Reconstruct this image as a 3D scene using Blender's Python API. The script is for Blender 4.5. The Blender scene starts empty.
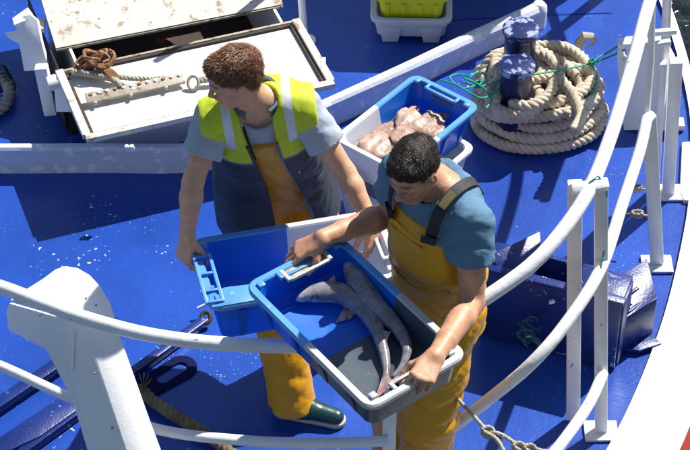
import bpy, bmesh, math, random
import numpy as np
from mathutils import Vector, Matrix
random.seed(7); np.random.seed(7)
R = math.radians
scene = bpy.context.scene
C = scene.collection
# ---------------------------------------------------------------- camera
PITCH = R(42.0); FPX = 2175.0; CAMH = 6.0
cam_d = bpy.data.cameras.new('camera'); cam = bpy.data.objects.new('camera', cam_d); C.objects.link(cam)
cam.location = (0, 0, CAMH); cam.rotation_euler = (math.pi/2 - PITCH, 0, 0)
cam_d.sensor_width = 36; cam_d.lens = 36*FPX/690; cam_d.clip_end = 2000; cam_d.clip_start = 0.1
scene.camera = cam
# ---------------------------------------------------------------- sky and sun
SUN_EL = R(50); SUN_AZ = R(44)      # azimuth measured from +Y towards +X
w = bpy.data.worlds.new('World'); scene.world = w; w.use_nodes = True
nt = w.node_tree; nt.nodes.clear()
sky = nt.nodes.new('ShaderNodeTexSky'); sky.sky_type = 'NISHITA'; sky.sun_disc = False
sky.sun_elevation = SUN_EL; sky.sun_rotation = SUN_AZ; sky.air_density = 1.0; sky.dust_density = 0.6
bg = nt.nodes.new('ShaderNodeBackground'); bg.inputs['Strength'].default_value = 0.068
wo = nt.nodes.new('ShaderNodeOutputWorld')
nt.links.new(sky.outputs[0], bg.inputs[0]); nt.links.new(bg.outputs[0], wo.inputs[0])
sd = bpy.data.lights.new('sun', 'SUN'); sd.energy = 5.0; sd.angle = R(0.53); sd.color = (1, 0.955, 0.88)
sun = bpy.data.objects.new('sun', sd); C.objects.link(sun)
sv = Vector((math.sin(SUN_AZ)*math.cos(SUN_EL), math.cos(SUN_AZ)*math.cos(SUN_EL), math.sin(SUN_EL)))
sun.rotation_euler = (-sv).to_track_quat('-Z', 'Y').to_euler(); sun.location = (4, 8, 9)
vs = scene.view_settings; vs.view_transform = 'Standard'; vs.look = 'None'; vs.gamma = 1; vs.exposure = 0.64
vs.use_curve_mapping = False

# ---------------------------------------------------------------- helpers
V = Vector
CP, SP = math.cos(PITCH), math.sin(PITCH)
def ray(px, py):
    a, b = (px-345)/FPX, (225-py)/FPX
    return V((a, CP + b*SP, -SP + b*CP))
def W(px, py, z):
    """point of the place at height z, from its bearing"""
    r = ray(px, py); t = (z-CAMH)/r.z
    return V((r.x*t, r.y*t, z))
def WP(px, py, p, n):
    """point on the plane through p with normal n"""
    r = ray(px, py); o = V((0, 0, CAMH)); t = (V(p)-o).dot(V(n))/r.dot(V(n))
    return o + r*t
def npv(v): return np.array(v, dtype=np.float32)

def mesh_obj(name, verts, faces, mat, parent=None, smooth=True, angle=35, mats=None, midx=None):
    me = bpy.data.meshes.new(name)
    if isinstance(verts, np.ndarray) and isinstance(faces, np.ndarray):
        nv, nf = len(verts), len(faces); k = faces.shape[1]
        me.vertices.add(nv); me.vertices.foreach_set('co', verts.astype(np.float32).ravel())
        me.loops.add(nf*k); me.loops.foreach_set('vertex_index', faces.astype(np.int32).ravel())
        me.polygons.add(nf); me.polygons.foreach_set('loop_start', np.arange(0, nf*k, k, dtype=np.int32))
        me.update(calc_edges=True); me.validate()
    else:
        me.from_pydata([tuple(v) for v in verts], [], [tuple(f) for f in faces]); me.update()
    if smooth:
        me.polygons.foreach_set('use_smooth', [True]*len(me.polygons))
        if angle < 180: me.set_sharp_from_angle(angle=R(angle))
    o = bpy.data.objects.new(name, me); C.objects.link(o)
    me.materials.append(mat)
    if parent: o.parent = parent
    return o
def tag(o, label=None, cat=None, group=None, kind=None):
    if label: o['label'] = label
    if cat: o['category'] = cat
    if group: o['group'] = group
    if kind: o['kind'] = kind
    return o
def thing(name, label, cat, loc=(0, 0, 0), group=None, rot=None):
    o = bpy.data.objects.new(name, None); C.objects.link(o); o.location = loc
    o.empty_display_size = 0.1
    if rot: o.rotation_euler = rot
    return tag(o, label, cat, group)

class MB:
    """collects shapes into one mesh"""
    def __init__(s): s.v = []; s.f = []
    def add(s, vs_, fs_):
        n = len(s.v); s.v += [V(p) for p in vs_]; s.f += [[i+n for i in f] for f in fs_]; return s
    def box(s, c, hx, hy, hz, M=None):
        vs_ = [V((x, y, z)) for z in (-hz, hz) for y in (-hy, hy) for x in (-hx, hx)]
        if M is not None: vs_ = [M @ p for p in vs_]
        return s.add([V(c)+p for p in vs_], [(0, 2, 3, 1), (4, 5, 7, 6), (0, 1, 5, 4), (2, 6, 7, 3), (0, 4, 6, 2), (1, 3, 7, 5)])
    def bar(s, a, b, w_, t_, side=(1, 0, 0)):
        """flat bar from a to b, width w_ along side, thickness t_"""
        a, b = V(a), V(b); u = (b-a).normalized(); l = V(side); l = (l-u*l.dot(u)).normalized(); n = u.cross(l)
        M = Matrix((l, n, u)).transposed()
        return s.box((a+b)/2, w_/2, t_/2, (b-a).length/2, M)
    def tube(s, pts, r, seg=10, cap=True, flat=None):
        pts = [V(p) for p in pts]; n = len(pts)
        rs = r if isinstance(r, (list, tuple)) else [r]*n
        t0 = (pts[1]-pts[0]).normalized(); ref = V((0, 0, 1)) if abs(t0.z) < .9 else V((1, 0, 0))
        nr = (ref-t0*ref.dot(t0)).normalized(); vv = []; ff = []
        for i, p in enumerate(pts):
            t = (pts[min(i+1, n-1)]-pts[max(i-1, 0)]).normalized()
            nr = (nr-t*nr.dot(t)).normalized(); bn = t.cross(nr)
            for k in range(seg):
                a = 2*math.pi*k/seg; vv.append(p+(nr*math.cos(a)+bn*math.sin(a))*rs[i])
        for i in range(n-1):
            for k in range(seg):
                k2 = (k+1) % seg; ff.append((i*seg+k, i*seg+k2, (i+1)*seg+k2, (i+1)*seg+k))
        if cap: ff.append(tuple(reversed(range(seg)))); ff.append(tuple((n-1)*seg+k for k in range(seg)))
        return s.add(vv, ff)
    def lathe(s, c, prof, seg=28):
        c = V(c); vv = []; ff = []
        for r, z in prof:
            for k in range(seg):
                a = 2*math.pi*k/seg; vv.append(c+V((r*math.cos(a), r*math.sin(a), z)))
        for i in range(len(prof)-1):
            for k in range(seg):
                k2 = (k+1) % seg; ff.append((i*seg+k, i*seg+k2, (i+1)*seg+k2, (i+1)*seg+k))
        ff.append(tuple(reversed(range(seg)))); ff.append(tuple((len(prof)-1)*seg+k for k in range(seg)))
        return s.add(vv, ff)
    def prism(s, outline, nrm, t):
        """outline (3d points) thickened by t against nrm"""
        n = len(outline); nr = V(nrm).normalized(); o = [V(p) for p in outline]
        vv = o+[p-nr*t for p in o]
        area = V((0, 0, 0))
        for i in range(n): area += (o[i]-o[0]).cross(o[(i+1) % n]-o[0])
        idx = list(range(n)) if area.dot(nr) > 0 else list(reversed(range(n)))
        ff = [tuple(idx), tuple(n+i for i in reversed(idx))]
        for q in range(n):
            i, j = idx[q], idx[(q+1) % n]; ff.append((i, n+i, n+j, j))
        return s.add(vv, ff)
    def build(s, name, mat, parent=None, smooth=True, angle=35, bevel=0):
        o = mesh_obj(name, s.v, s.f, mat, parent, smooth and not bevel, angle)
        if bevel:
            bm = bmesh.new(); bm.from_mesh(o.data)
            es = [e for e in bm.edges if len(e.link_faces) == 2 and e.calc_face_angle(0) > R(40)]
            bmesh.ops.bevel(bm, geom=es, offset=bevel, segments=2, affect='EDGES', profile=.5, clamp_overlap=True)
            bm.to_mesh(o.data); bm.free()
            o.data.polygons.foreach_set('use_smooth', [True]*len(o.data.polygons)); o.data.set_sharp_from_angle(angle=R(40))
        return o

def catmull(pts, step=0.03, closed=False):
    pts = [V(p) for p in pts]; n = len(pts); out = []
    rng = n if closed else n-1
    for i in range(rng):
        p0 = pts[(i-1) % n] if (closed or i > 0) else pts[0]*2-pts[1]
        p1 = pts[i]; p2 = pts[(i+1) % n]
        p3 = pts[(i+2) % n] if (closed or i+2 < n) else pts[-1]*2-pts[-2]
        k = max(1, int((p2-p1).length/step))
        for j in range(k):
            t = j/k
            out.append(.5*((2*p1)+(p2-p0)*t+(2*p0-5*p1+4*p2-p3)*t*t+(3*p1-p0-3*p2+p3)*t**3))
    if not closed: out.append(pts[-1])
    return out
def rope_mesh(path, r, pitch=0.09, step=0.008, seg=6, strands=3, mb=None):
    """laid rope: strands twisted round the path"""
    mb = mb or MB(); P = catmull(path, step); n = len(P)
    if n < 3: return mb
    t0 = (P[1]-P[0]).normalized(); ref = V((0, 0, 1)) if abs(t0.z) < .9 else V((1, 0, 0))
    nr = (ref-t0*ref.dot(t0)).normalized(); fr = []; s_ = 0
    for i in range(n):
        t = (P[min(i+1, n-1)]-P[max(i-1, 0)]).normalized(); nr = (nr-t*nr.dot(t)).normalized()
        if i: s_ += (P[i]-P[i-1]).length
        fr.append((P[i], nr.copy(), t.cross(nr), s_))
    for k in range(strands):
        ph = 2*math.pi*k/strands
        mb.tube([p+(a*math.cos(ph+2*math.pi*s/pitch)+b*math.sin(ph+2*math.pi*s/pitch))*r*.5 for p, a, b, s in fr], r*.56, seg)
    return mb

# ---------------------------------------------------------------- materials
def mat(name, col, rough=.5, metal=0, spec=.5, bump=None, spots=None, spots2=None, vary=None, sss=0, sssr=None, coat=0, attr=None, trans=0, obj=True, weave=None, sheen=0, flecks=None, transl=0):
    """bump=(scale,strength); spots=(scale,threshold,colour[,soft]); vary=(scale,amount)"""
    m = bpy.data.materials.new(name); m.use_nodes = True; t = m.node_tree; N = t.nodes; L = t.links
    b = N['Principled BSDF']; b.inputs['Roughness'].default_value = rough; b.inputs['Metallic'].default_value = metal
    b.inputs['Specular IOR Level'].default_value = spec
    tc = N.new('ShaderNodeTexCoord'); co = tc.outputs['Object']
    rgb = N.new('ShaderNodeRGB'); rgb.outputs[0].default_value = (*col, 1); cur = rgb.outputs[0]
    if attr:
        a = N.new('ShaderNodeAttribute'); a.attribute_name = attr; cur = a.outputs['Color']
    def noise(sc, det=4, rg=.55):
        q = N.new('ShaderNodeTexNoise'); q.inputs['Scale'].default_value = sc; q.inputs['Detail'].default_value = det
        q.inputs['Roughness'].default_value = rg; L.new(co, q.inputs['Vector']); return q.outputs['Fac']
    def mix(fac, c1, c2, mode='MIX'):
        q = N.new('ShaderNodeMix'); q.data_type = 'RGBA'; q.blend_type = mode
        L.new(fac, q.inputs[0]) if not isinstance(fac, float) else setattr(q.inputs[0], 'default_value', fac)
        L.new(c1, q.inputs[6])
        if hasattr(c2, 'links') or hasattr(c2, 'is_linked'): L.new(c2, q.inputs[7])
        else: q.inputs[7].default_value = (*c2, 1)
        return q.outputs[2]
    def rng(src, lo, hi, a=0., b_=1.):
        q = N.new('ShaderNodeMapRange'); q.inputs[1].default_value = lo; q.inputs[2].default_value = hi
        q.inputs[3].default_value = a; q.inputs[4].default_value = b_; L.new(src, q.inputs[0]); return q.outputs[0]
    if vary:
        f = rng(noise(vary[0], 5), .3, .7, 1-vary[1], 1+vary[1])
        q = N.new('ShaderNodeVectorMath'); q.operation = 'SCALE'; L.new(cur, q.inputs[0]); L.new(f, q.inputs['Scale']); cur = q.outputs[0]
    for sp in (spots, spots2):
        if sp:
            soft = sp[3] if len(sp) > 3 else .03
            f = rng(noise(sp[0], 7, .62), sp[1], sp[1]+soft)
            if len(sp) > 4:      # second mask: clusters
                f2 = rng(noise(sp[4], 2), .48, .6)
                q = N.new('ShaderNodeMath'); q.operation = 'MULTIPLY'; L.new(f, q.inputs[0]); L.new(f2, q.inputs[1]); f = q.outputs[0]
            cur = mix(f, cur, sp[2])
    if flecks:
        for fs, fr_, fc, cs, c0_, c1_ in flecks:
            vo_ = N.new('ShaderNodeTexVoronoi'); vo_.inputs['Scale'].default_value = fs
            wn = N.new('ShaderNodeTexNoise'); wn.inputs['Scale'].default_value = fs*1.6; L.new(co, wn.inputs['Vector'])
            wm = N.new('ShaderNodeVectorMath'); wm.operation = 'SCALE'; wm.inputs['Scale'].default_value = 1.3/fs; L.new(wn.outputs['Color'], wm.inputs[0])
            wa = N.new('ShaderNodeVectorMath'); wa.operation = 'ADD'; L.new(co, wa.inputs[0]); L.new(wm.outputs[0], wa.inputs[1]); L.new(wa.outputs[0], vo_.inputs['Vector'])
            sx = N.new('ShaderNodeSeparateColor'); L.new(vo_.outputs['Color'], sx.inputs[0])
            rad_ = rng(sx.outputs[0], .45, 1., 0, fr_)
            df = N.new('ShaderNodeMath'); df.operation = 'SUBTRACT'; L.new(rad_, df.inputs[0]); L.new(vo_.outputs['Distance'], df.inputs[1])
            f1 = rng(df.outputs[0], 0, .04)
            f2 = rng(noise(cs, 3), c0_, c1_)
            q = N.new('ShaderNodeMath'); q.operation = 'MULTIPLY'; L.new(f1, q.inputs[0]); L.new(f2, q.inputs[1]); cur = mix(q.outputs[0], cur, fc)
    L.new(cur, b.inputs['Base Color'])
    if transl:
        tb = N.new('ShaderNodeBsdfTranslucent'); L.new(cur, tb.inputs['Color']); ms = N.new('ShaderNodeMixShader'); ms.inputs[0].default_value = transl
        L.new(b.outputs[0], ms.inputs[1]); L.new(tb.outputs[0], ms.inputs[2]); L.new(ms.outputs[0], N['Material Output'].inputs['Surface'])
    last = None
    if bump:
        bs = bump if isinstance(bump, list) else [bump]
        for sc, st in bs:
            q = N.new('ShaderNodeBump'); q.inputs['Strength'].default_value = 1; q.inputs['Distance'].default_value = st
            L.new(noise(sc, 5), q.inputs['Height'])
            if last: L.new(last, q.inputs['Normal'])
            last = q.outputs[0]
    if weave:
        wv = N.new('ShaderNodeTexWave'); wv.inputs['Scale'].default_value = weave[0]; wv.inputs['Distortion'].default_value = 1.5
        L.new(co, wv.inputs['Vector']); q = N.new('ShaderNodeBump'); q.inputs['Distance'].default_value = weave[1]
        L.new(wv.outputs['Fac'], q.inputs['Height'])
        if last: L.new(last, q.inputs['Normal'])
        last = q.outputs[0]
    if last: L.new(last, b.inputs['Normal'])
    if sss:
        b.inputs['Subsurface Weight'].default_value = sss; b.inputs['Subsurface Radius'].default_value = sssr or (1, .35, .2)
        b.inputs['Subsurface Scale'].default_value = .006
    if coat: b.inputs['Coat Weight'].default_value = coat; b.inputs['Coat Roughness'].default_value = .15
    if sheen: b.inputs['Sheen Weight'].default_value = sheen
    return m
M = {}
M['deck'] = mat('deck paint', (.012, .059, .345), .28, bump=[(2.2, .006), (9, .002), (60, .0009)], vary=(2.2, .20),
                spots=(5, .58, (.020, .078, .40), .18), spots2=(7, .72, (.006, .022, .16), .06),
                flecks=[(48, .33, (.55, .68, .92), 1.5, .60, .63), (24, .12, (.35, .48, .78), 3.1, .52, .58), (75, .30, (.30, .42, .75), 2.3, .54, .66), (9, .07, (.10, .06, .05), 4, .5, .6)])
M['blue'] = mat('blue steel paint', (.006, .022, .15), .34, bump=[(30, .0015), (120, .0006)], vary=(4, .25), flecks=[(40, .34, (.35, .45, .75), 3, .5, .58)],
                spots=(22, .60, (.25, .33, .55), .05, 5.), spots2=(14, .71, (.03, .02, .015), .03))
M['navy'] = mat('navy bollard paint', (.012, .022, .10), .25, bump=[(25, .002)], spots=(24, .53, (.30, .36, .58), .05), vary=(6, .3))
M['slot_shadow'] = mat('dark navy shadow colour', (.003, .008, .050), .8, spec=.1, bump=[(25, .001)], vary=(6, .15))  # near-black blue that stands in for a cast shadow on the deck
M['navyside'] = mat('navy bollard side', (.010, .018, .08), .3, bump=[(25, .002)], spots=(16, .66, (.08, .05, .03), .05), vary=(6, .3))
M['white'] = mat('white steel paint', (.80, .81, .82), .38, bump=[(7, .003), (20, .0015), (90, .0005)], vary=(3, .07), flecks=[(14, .14, (.20, .10, .06), 2.5, .5, .6)],
                 spots=(13, .735, (.30, .20, .12), .03), spots2=(5, .70, (.62, .60, .55), .12))
M['rail'] = mat('white rail paint', (.80, .81, .82), .35, bump=[(40, .0015), (12, .002)], spots=(22, .67, (.40, .34, .29), .05), vary=(5, .08), spots2=(7, .66, (.60, .60, .60), .15), flecks=[(22, .22, (.16, .08, .05), 3, .5, .6)])
M['chip'] = mat('chipped white paint', (.62, .66, .78), .45, bump=[(24, .003)], spots=(16, .56, (.88, .88, .88), .05), spots2=(11, .69, (.16, .13, .11), .03))
M['rusty'] = mat('rust stained white panel', (.70, .67, .58), .55, bump=[(6, .006), (20, .003)], spots=(17, .56, (.34, .24, .15), .09), spots2=(4, .52, (.55, .51, .42), .2), flecks=[(45, .3, (.22, .13, .07), 3, .48, .56)])
M['lid'] = mat('dirty white lid', (.76, .74, .69), .5, bump=[(14, .002)], spots=(5, .58, (.56, .50, .40), .2), spots2=(22, .73, (.25, .15, .08), .04))
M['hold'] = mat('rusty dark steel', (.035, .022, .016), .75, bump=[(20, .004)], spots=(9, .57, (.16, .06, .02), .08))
M['grime'] = mat('weathered bar', (.36, .32, .26), .6, bump=[(40, .003)], spots=(26, .56, (.15, .09, .05), .08), spots2=(12, .63, (.62, .60, .56), .05))
M['rust'] = mat('rusty chain', (.26, .12, .05), .7, bump=[(60, .002)], spots=(30, .55, (.45, .30, .16), .06))
M['ropec'] = mat('cream rope', (.60, .50, .38), .85, bump=[(160, .003), (45, .003)], vary=(9, .3), spots=(7, .58, (.36, .30, .22), .15), spots2=(50, .66, (.25, .2, .14), .1))
M['ropeg'] = mat('greyed rope', (.40, .37, .30), .85, bump=[(160, .0015)], vary=(9, .3))
M['ropem'] = mat('mossy rope', (.20, .16, .09), .9, bump=[(160, .0015)], vary=(14, .5))
M['green'] = mat('green twine', (.01, .30, .20), .6, bump=[(200, .0008)], vary=(20, .25))
M['green2'] = mat('faded green cord', (.012, .09, .10), .7, bump=[(200, .0008)], vary=(20, .3))
M['boxblue'] = mat('blue plastic', (.012, .19, .78), .34, transl=.38, bump=[(8, .0015), (60, .0003)], vary=(5, .08), spots=(8, .66, (.03, .20, .66), .1))
M['rimblue'] = mat('light blue plastic rim', (.09, .30, .72), .4, bump=[(40, .0005)], vary=(10, .1), spots=(30, .64, (.35, .5, .8), .05))
M['boxwhite'] = mat('white plastic', (.70, .73, .80), .4, transl=.25, bump=[(8, .0015)], vary=(5, .05), spots=(11, .68, (.42, .38, .33), .06))
M['boxslate'] = mat('slate plastic', (.055, .072, .098), .34, bump=[(8, .0015)], vary=(5, .12), spots=(10, .66, (.12, .13, .15), .08))
M['rimgrey'] = mat('grey plastic rim', (.46, .47, .47), .45, bump=[(40, .0005)], vary=(10, .1), spots=(26, .66, (.2, .19, .17), .05))
M['yellow'] = mat('yellow plastic', (.66, .68, .015), .4, bump=[(20, .0006)], vary=(9, .12), spots=(18, .68, (.25, .24, .03), .06))
M['tan'] = mat('tan insert', (.42, .28, .15), .7, bump=[(60, .001)], spots=(30, .5, (.55, .48, .38), .1))
M['skinA'] = mat('fair skin', (.62, .33, .22), .55, bump=[(260, .0008), (40, .001)], vary=(26, .16), sss=.10, spots=(60, .68, (.55, .27, .16), .12), attr='tint')
M['skinB'] = mat('tanned skin', (.50, .25, .14), .46, bump=[(260, .0009), (40, .0012)], vary=(26, .2), sss=.08, spots=(60, .60, (.30, .12, .07), .14), attr='tint')
M['hairA'] = mat('brown hair', (.19, .070, .026), .5, bump=[(130, .0015)], vary=(45, .5))
M['hairB'] = mat('dark hair', (.030, .021, .017), .62, spec=.3, bump=[(130, .0015)], vary=(45, .4))
M['hairA2'] = mat('brown hair, darker lock', (.085, .032, .014), .5, vary=(45, .4)); M['hairA3'] = mat('brown hair, lighter lock', (.36, .17, .07), .45, vary=(45, .4))
M['hairB2'] = mat('dark hair, black lock', (.012, .009, .008), .5, vary=(45, .4)); M['hairB3'] = mat('dark hair, brown lock', (.075, .05, .035), .5, vary=(45, .4))
M['tshirtA'] = mat('grey jersey', (.38, .42, .50), .85, bump=[(300, .0004), (14, .004)], vary=(30, .06))
M['tshirtB'] = mat('petrol blue jersey', (.095, .195, .30), .85, bump=[(300, .0004), (14, .006), (34, .003)], vary=(30, .08))
M['hivis'] = mat('hi-vis yellow cloth', (.52, .62, .025), .7, bump=[(350, .0004), (22, .004)], vary=(18, .10), spots=(7, .62, (.36, .40, .06), .12), spots2=(18, .64, (.30, .30, .07), .12))
M['vestnavy'] = mat('dark navy cloth', (.026, .034, .048), .62, bump=[(350, .0005), (16, .006)], vary=(9, .3))
M['silver'] = mat('reflective tape', (.62, .66, .72), .35, bump=[(200, .0006)], vary=(30, .1))
M['trimblue'] = mat('slate blue collar', (.09, .15, .22), .7, bump=[(200, .0006)])
M['oil'] = mat('ochre oilskin', (.62, .295, .006), .42, bump=[(10, .004), (30, .0016), (90, .0007)], vary=(5, .10), spots=(8, .66, (.44, .21, .012), .15))
M['strap'] = mat('black webbing', (.018, .022, .030), .7, bump=[(300, .0006)], vary=(40, .3))
M['buckle'] = mat('olive buckle', (.16, .14, .05), .5, bump=[(80, .001)])
M['boot'] = mat('dark green boot rubber', (.010, .050, .055), .3, bump=[(40, .001)], vary=(20, .2))
M['sole'] = mat('pale rubber sole', (.50, .45, .34), .6, bump=[(60, .001)], vary=(20, .15))
M['fish'] = mat('dogfish skin', (.2, .22, .26), .17, bump=[(90, .0006), (20, .003)], vary=(26, .4), attr='tint', spots=(17, .55, (.30, .15, .15), .10), spots2=(38, .58, (.06, .07, .09), .08))
M['monk'] = mat('monkfish skin', (.33, .20, .155), .36, bump=[(28, .008), (90, .002)], vary=(16, .35), spots=(13, .54, (.42, .29, .23), .12), spots2=(24, .64, (.20, .06, .04), .05))
M['monk2'] = mat('pale monkfish skin', (.42, .29, .23), .38, bump=[(28, .006), (90, .002)], vary=(16, .3), spots=(13, .55, (.34, .17, .12), .12), spots2=(24, .62, (.48, .38, .32), .05))
M['hullred'] = mat('red hull paint', (.62, .045, .02), .4, bump=[(20, .001)], vary=(3, .1))
M['hullwhite'] = mat('white hull paint', (.84, .84, .83), .35, bump=[(8, .001)], vary=(2, .04))
M['lip'] = mat('eye', (.02, .015, .012), .2)
m = bpy.data.materials.new('harbour water'); m.use_nodes = True; b = m.node_tree.nodes['Principled BSDF']
b.inputs['Base Color'].default_value = (.006, .011, .012, 1); b.inputs['Roughness'].default_value = .08
n_ = m.node_tree.nodes.new('ShaderNodeTexNoise'); n_.inputs['Scale'].default_value = 2.5; n_.inputs['Detail'].default_value = 5
bu = m.node_tree.nodes.new('ShaderNodeBump'); bu.inputs['Distance'].default_value = .12
tcw = m.node_tree.nodes.new('ShaderNodeTexCoord'); m.node_tree.links.new(tcw.outputs['Object'], n_.inputs['Vector'])
m.node_tree.links.new(n_.outputs['Fac'], bu.inputs['Height']); m.node_tree.links.new(bu.outputs[0], b.inputs['Normal'])
M['water'] = m

# ================================================================= SETTING
sea = MB(); S_ = 400; sea.add([(-S_, -S_, -2.4), (S_, -S_, -2.4), (S_, S_, -2.4), (-S_, S_, -2.4)], [(0, 1, 2, 3)])
tag(sea.build('sea', M['water'], smooth=False), kind='structure')
EDGE = [(-9, 5.9), (-6, 5.4), (-4, 4.95), (-2.5, 4.7), (-1.5, 4.57), (-.5, 4.48), (.2, 4.55), (.66, 4.9), (.985, 5.42), (1.235, 6.02), (1.40, 6.6),
        (1.475, 7.0), (1.515, 7.4), (1.50, 7.9), (1.44, 8.4), (1.27, 9.3), (.9, 10.6), (.2, 12.0), (-1, 13.4), (-3, 14.8), (-6, 15.8), (-9, 16.2)]
edge = [V((p.x, p.y, 0)) for p in catmull([(x, y, 0) for x, y in EDGE], .08)]
ne = len(edge)
def enorm(i):
    t = (edge[min(i+1, ne-1)]-edge[max(i-1, 0)]).normalized(); return V((t.y, -t.x, 0))
mb = MB(); mb.prism(edge, (0, 0, 1), .08); tag(mb.build('deck', M['deck'], smooth=False), kind='structure'); DECK = bpy.data.objects['deck']
# weld seams of the deck plates, slightly proud beads
def seam(pts):
    P = catmull([V((p[0], p[1], .0005)) for p in pts], .06)
    b_ = MB(); b_.tube([p+V((0, 0, random.uniform(-.001, .0006))) for p in P], .005, 6); return b_.build('weld_seam', M['deck'], DECK)
seam([W(420, 22, 0), W(520, 16, 0), W(612, 13, 0)])
hull = MB(); red = MB(); rows = []; rrows = []
for i in range(ne):
    n = enorm(i); y = edge[i].y; far = 1 if y > 7.1 else max(0, (y-6.4)/.7) if edge[i].x > .6 else 0
    wd = .19*(1-far)+.02*far
    p = edge[i]
    rows.append([p+n*-.012+V((0, 0, .02)), p+n*.03+V((0, 0, .024)), p+n*wd*.6+V((0, 0, .002)), p+n*wd+V((0, 0, -.05)), p+n*(wd+.02)+V((0, 0, -.09))])
    rrows.append([p+n*(wd+.02)+V((0, 0, -.09)), p+n*(wd+.07*(1-far))+V((0, 0, -.4)), p+n*(wd*.2-.15)+V((0, 0, -2.6))])
def strip(mb_, rows_):
    k = len(rows_[0]); vv = [q for r_ in rows_ for q in r_]; ff = []
    for i in range(len(rows_)-1):
        for j in range(k-1): ff.append((i*k+j, i*k+j+1, (i+1)*k+j+1, (i+1)*k+j))
    mb_.add(vv, ff)
strip(hull, rows); strip(red, rrows)
hull.build('gunwale', M['hullwhite'], DECK); red.build('hull', M['hullred'], DECK)

# low curved breakwater across the foredeck
bw = thing('breakwater', 'long low chipped white breakwater bent across the blue deck, one end rounded', 'breakwater')
def wall_path(samples, thick):
    L1 = []; n = len(samples)
    base = [V((s[0].x, s[0].y, 0)) for s in samples]
    for i, (p, h) in enumerate(samples):
        t = (base[min(i+1, n-1)]-base[max(i-1, 0)]).normalized(); nn = V((-t.y, t.x, 0))
        L1.append([base[i], base[i]+V((0, 0, h)), base[i]+nn*thick+V((0, 0, h)), base[i]+nn*thick])
    return L1
ctrl = [(-240, 173, .11), (-100, 173, .11), (0, 173.5, .11), (100, 173, .11), (190, 172.5, .11), (255, 160, .11), (310, 137, .11), (350, 119, .11), (410, 90, .10), (470, 60, .09), (540, 27, .08)]
cp = catmull([W(a, b_, 0)+V((0, 0, h)) for a, b_, h in ctrl], .06)
wr = wall_path([(p, p.z) for p in cp], .035)
mb = MB(); vv = [q for r_ in wr for q in r_]; ff = []
for i in range(len(wr)-1):
    for j in range(4): ff.append((i*4+j, (i+1)*4+j, (i+1)*4+(j+1) % 4, i*4+(j+1) % 4))
ff += [(0, 1, 2, 3), tuple(4*(len(wr)-1)+k for k in (3, 2, 1, 0))]
mb.add(vv, ff); mb.build('wall_plate', M['chip'], bw, angle=30)
capp = [r_[1].lerp(r_[2], .5)+V((0, 0, .012)) for r_ in wr]
k0 = int(len(capp)*.55)
mb = MB(); mb.tube(capp, [.022+.014*max(0, (i-k0)/(len(capp)-k0)) for i in range(len(capp))], 10); mb.build('top_pipe', M['chip'], bw)
e = capp[-1]; mb = MB(); mb.lathe(e-V((0, 0, .112)), [(.036, 0), (.040, .10), (.037, .13), (.024, .147), (.003, .152)], 18); mb.build('end_post', M['chip'], bw)

# hatch: coaming frame, near lid, tilted far lid, dark opening
HZ = .34
ht = thing('cargo_hatch', 'raised deck hatch with dirty white lid, the far flap open over a dark hold', 'hatch')
A_, B_, Cc, D_ = W(62, 72, HZ), W(285, 24, HZ), W(333, 88, HZ), W(88, 141, HZ)
ux = (B_-A_).normalized(); uy = V((-ux.y, ux.x, 0))
O = D_.copy(); Lx = (Cc-D_).length; Ly = (A_-D_).length
def H(a, b_, z=HZ): return V((O.x, O.y, 0))+ux*a+uy*b_+V((0, 0, z))
OPEN = Ly+.62
mb = MB()
IN = .27
for (a0, b0, a1, b1) in ((.09, IN, Lx-.05, IN), (.09, IN, .09, OPEN), (Lx-.05, IN, Lx-.05, OPEN), (.09, OPEN, Lx-.05, OPEN)):
    p, q = H(a0, b0, HZ/2-.01), H(a1, b1, HZ/2-.01)
    mb.bar(p, q, HZ-.004, .012, (0, 0, 1))
mb.build('coaming', M['white'], ht, smooth=False)
for (a0, b0, a1, b1) in ((-.008, .0, Lx+.008, .0), (0, .014, 0, Ly-.008), (Lx, .014, Lx, Ly-.008), (-.008, Ly, Lx+.008, Ly)):
    fe = b0 == b1 == Ly
    mb = MB(); mb.bar(H(a0, b0, HZ+(.0 if fe else .012)), H(a1, b1, HZ+(.0 if fe else .012)), .016 if fe else .026, .014 if fe else .034, (0, 0, 1)); mb.build('lid_edge', M['grime'] if fe else M['rusty'], ht, bevel=.003)
    mb = MB(); d_ = V((0, 0, 0)); s_ = .026
    a0 = min(max(a0, s_), Lx-s_); a1 = min(max(a1, s_), Lx-s_); b0 = min(max(b0, s_), Ly-s_); b1 = min(max(b1, s_), Ly-s_)
    mb.bar(H(a0, b0, HZ+.006), H(a1, b1, HZ+.006), .012, .014, (0, 0, 1)); mb.build('rubber_seal', M['hold'], ht, smooth=False)
mb = MB(); mb.box(H(Lx/2, Ly/2, HZ-.006), Lx/2-.02, Ly/2-.02, .006, Matrix((ux, uy, V((0, 0, 1)))).transposed()); mb.build('near_lid', M['lid'], ht, smooth=False)
# hold inside
mb = MB(); z0 = .012
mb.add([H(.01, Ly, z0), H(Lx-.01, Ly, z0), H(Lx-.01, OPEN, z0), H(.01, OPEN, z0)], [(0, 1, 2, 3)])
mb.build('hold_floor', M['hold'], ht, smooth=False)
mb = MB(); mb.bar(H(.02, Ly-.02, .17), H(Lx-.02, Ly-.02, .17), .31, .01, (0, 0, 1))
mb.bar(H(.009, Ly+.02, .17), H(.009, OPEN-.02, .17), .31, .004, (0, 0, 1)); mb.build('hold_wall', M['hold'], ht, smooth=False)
for k in range(6):
    mb = MB(); a_ = .1+k*(Lx-.2)/5; mb.bar(H(a_, Ly+.04, .2), H(a_+.02, Ly+.10, .02), .03, .02, tuple(ux)); mb.build('hold_rib', M['rust'], ht, smooth=False)
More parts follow.
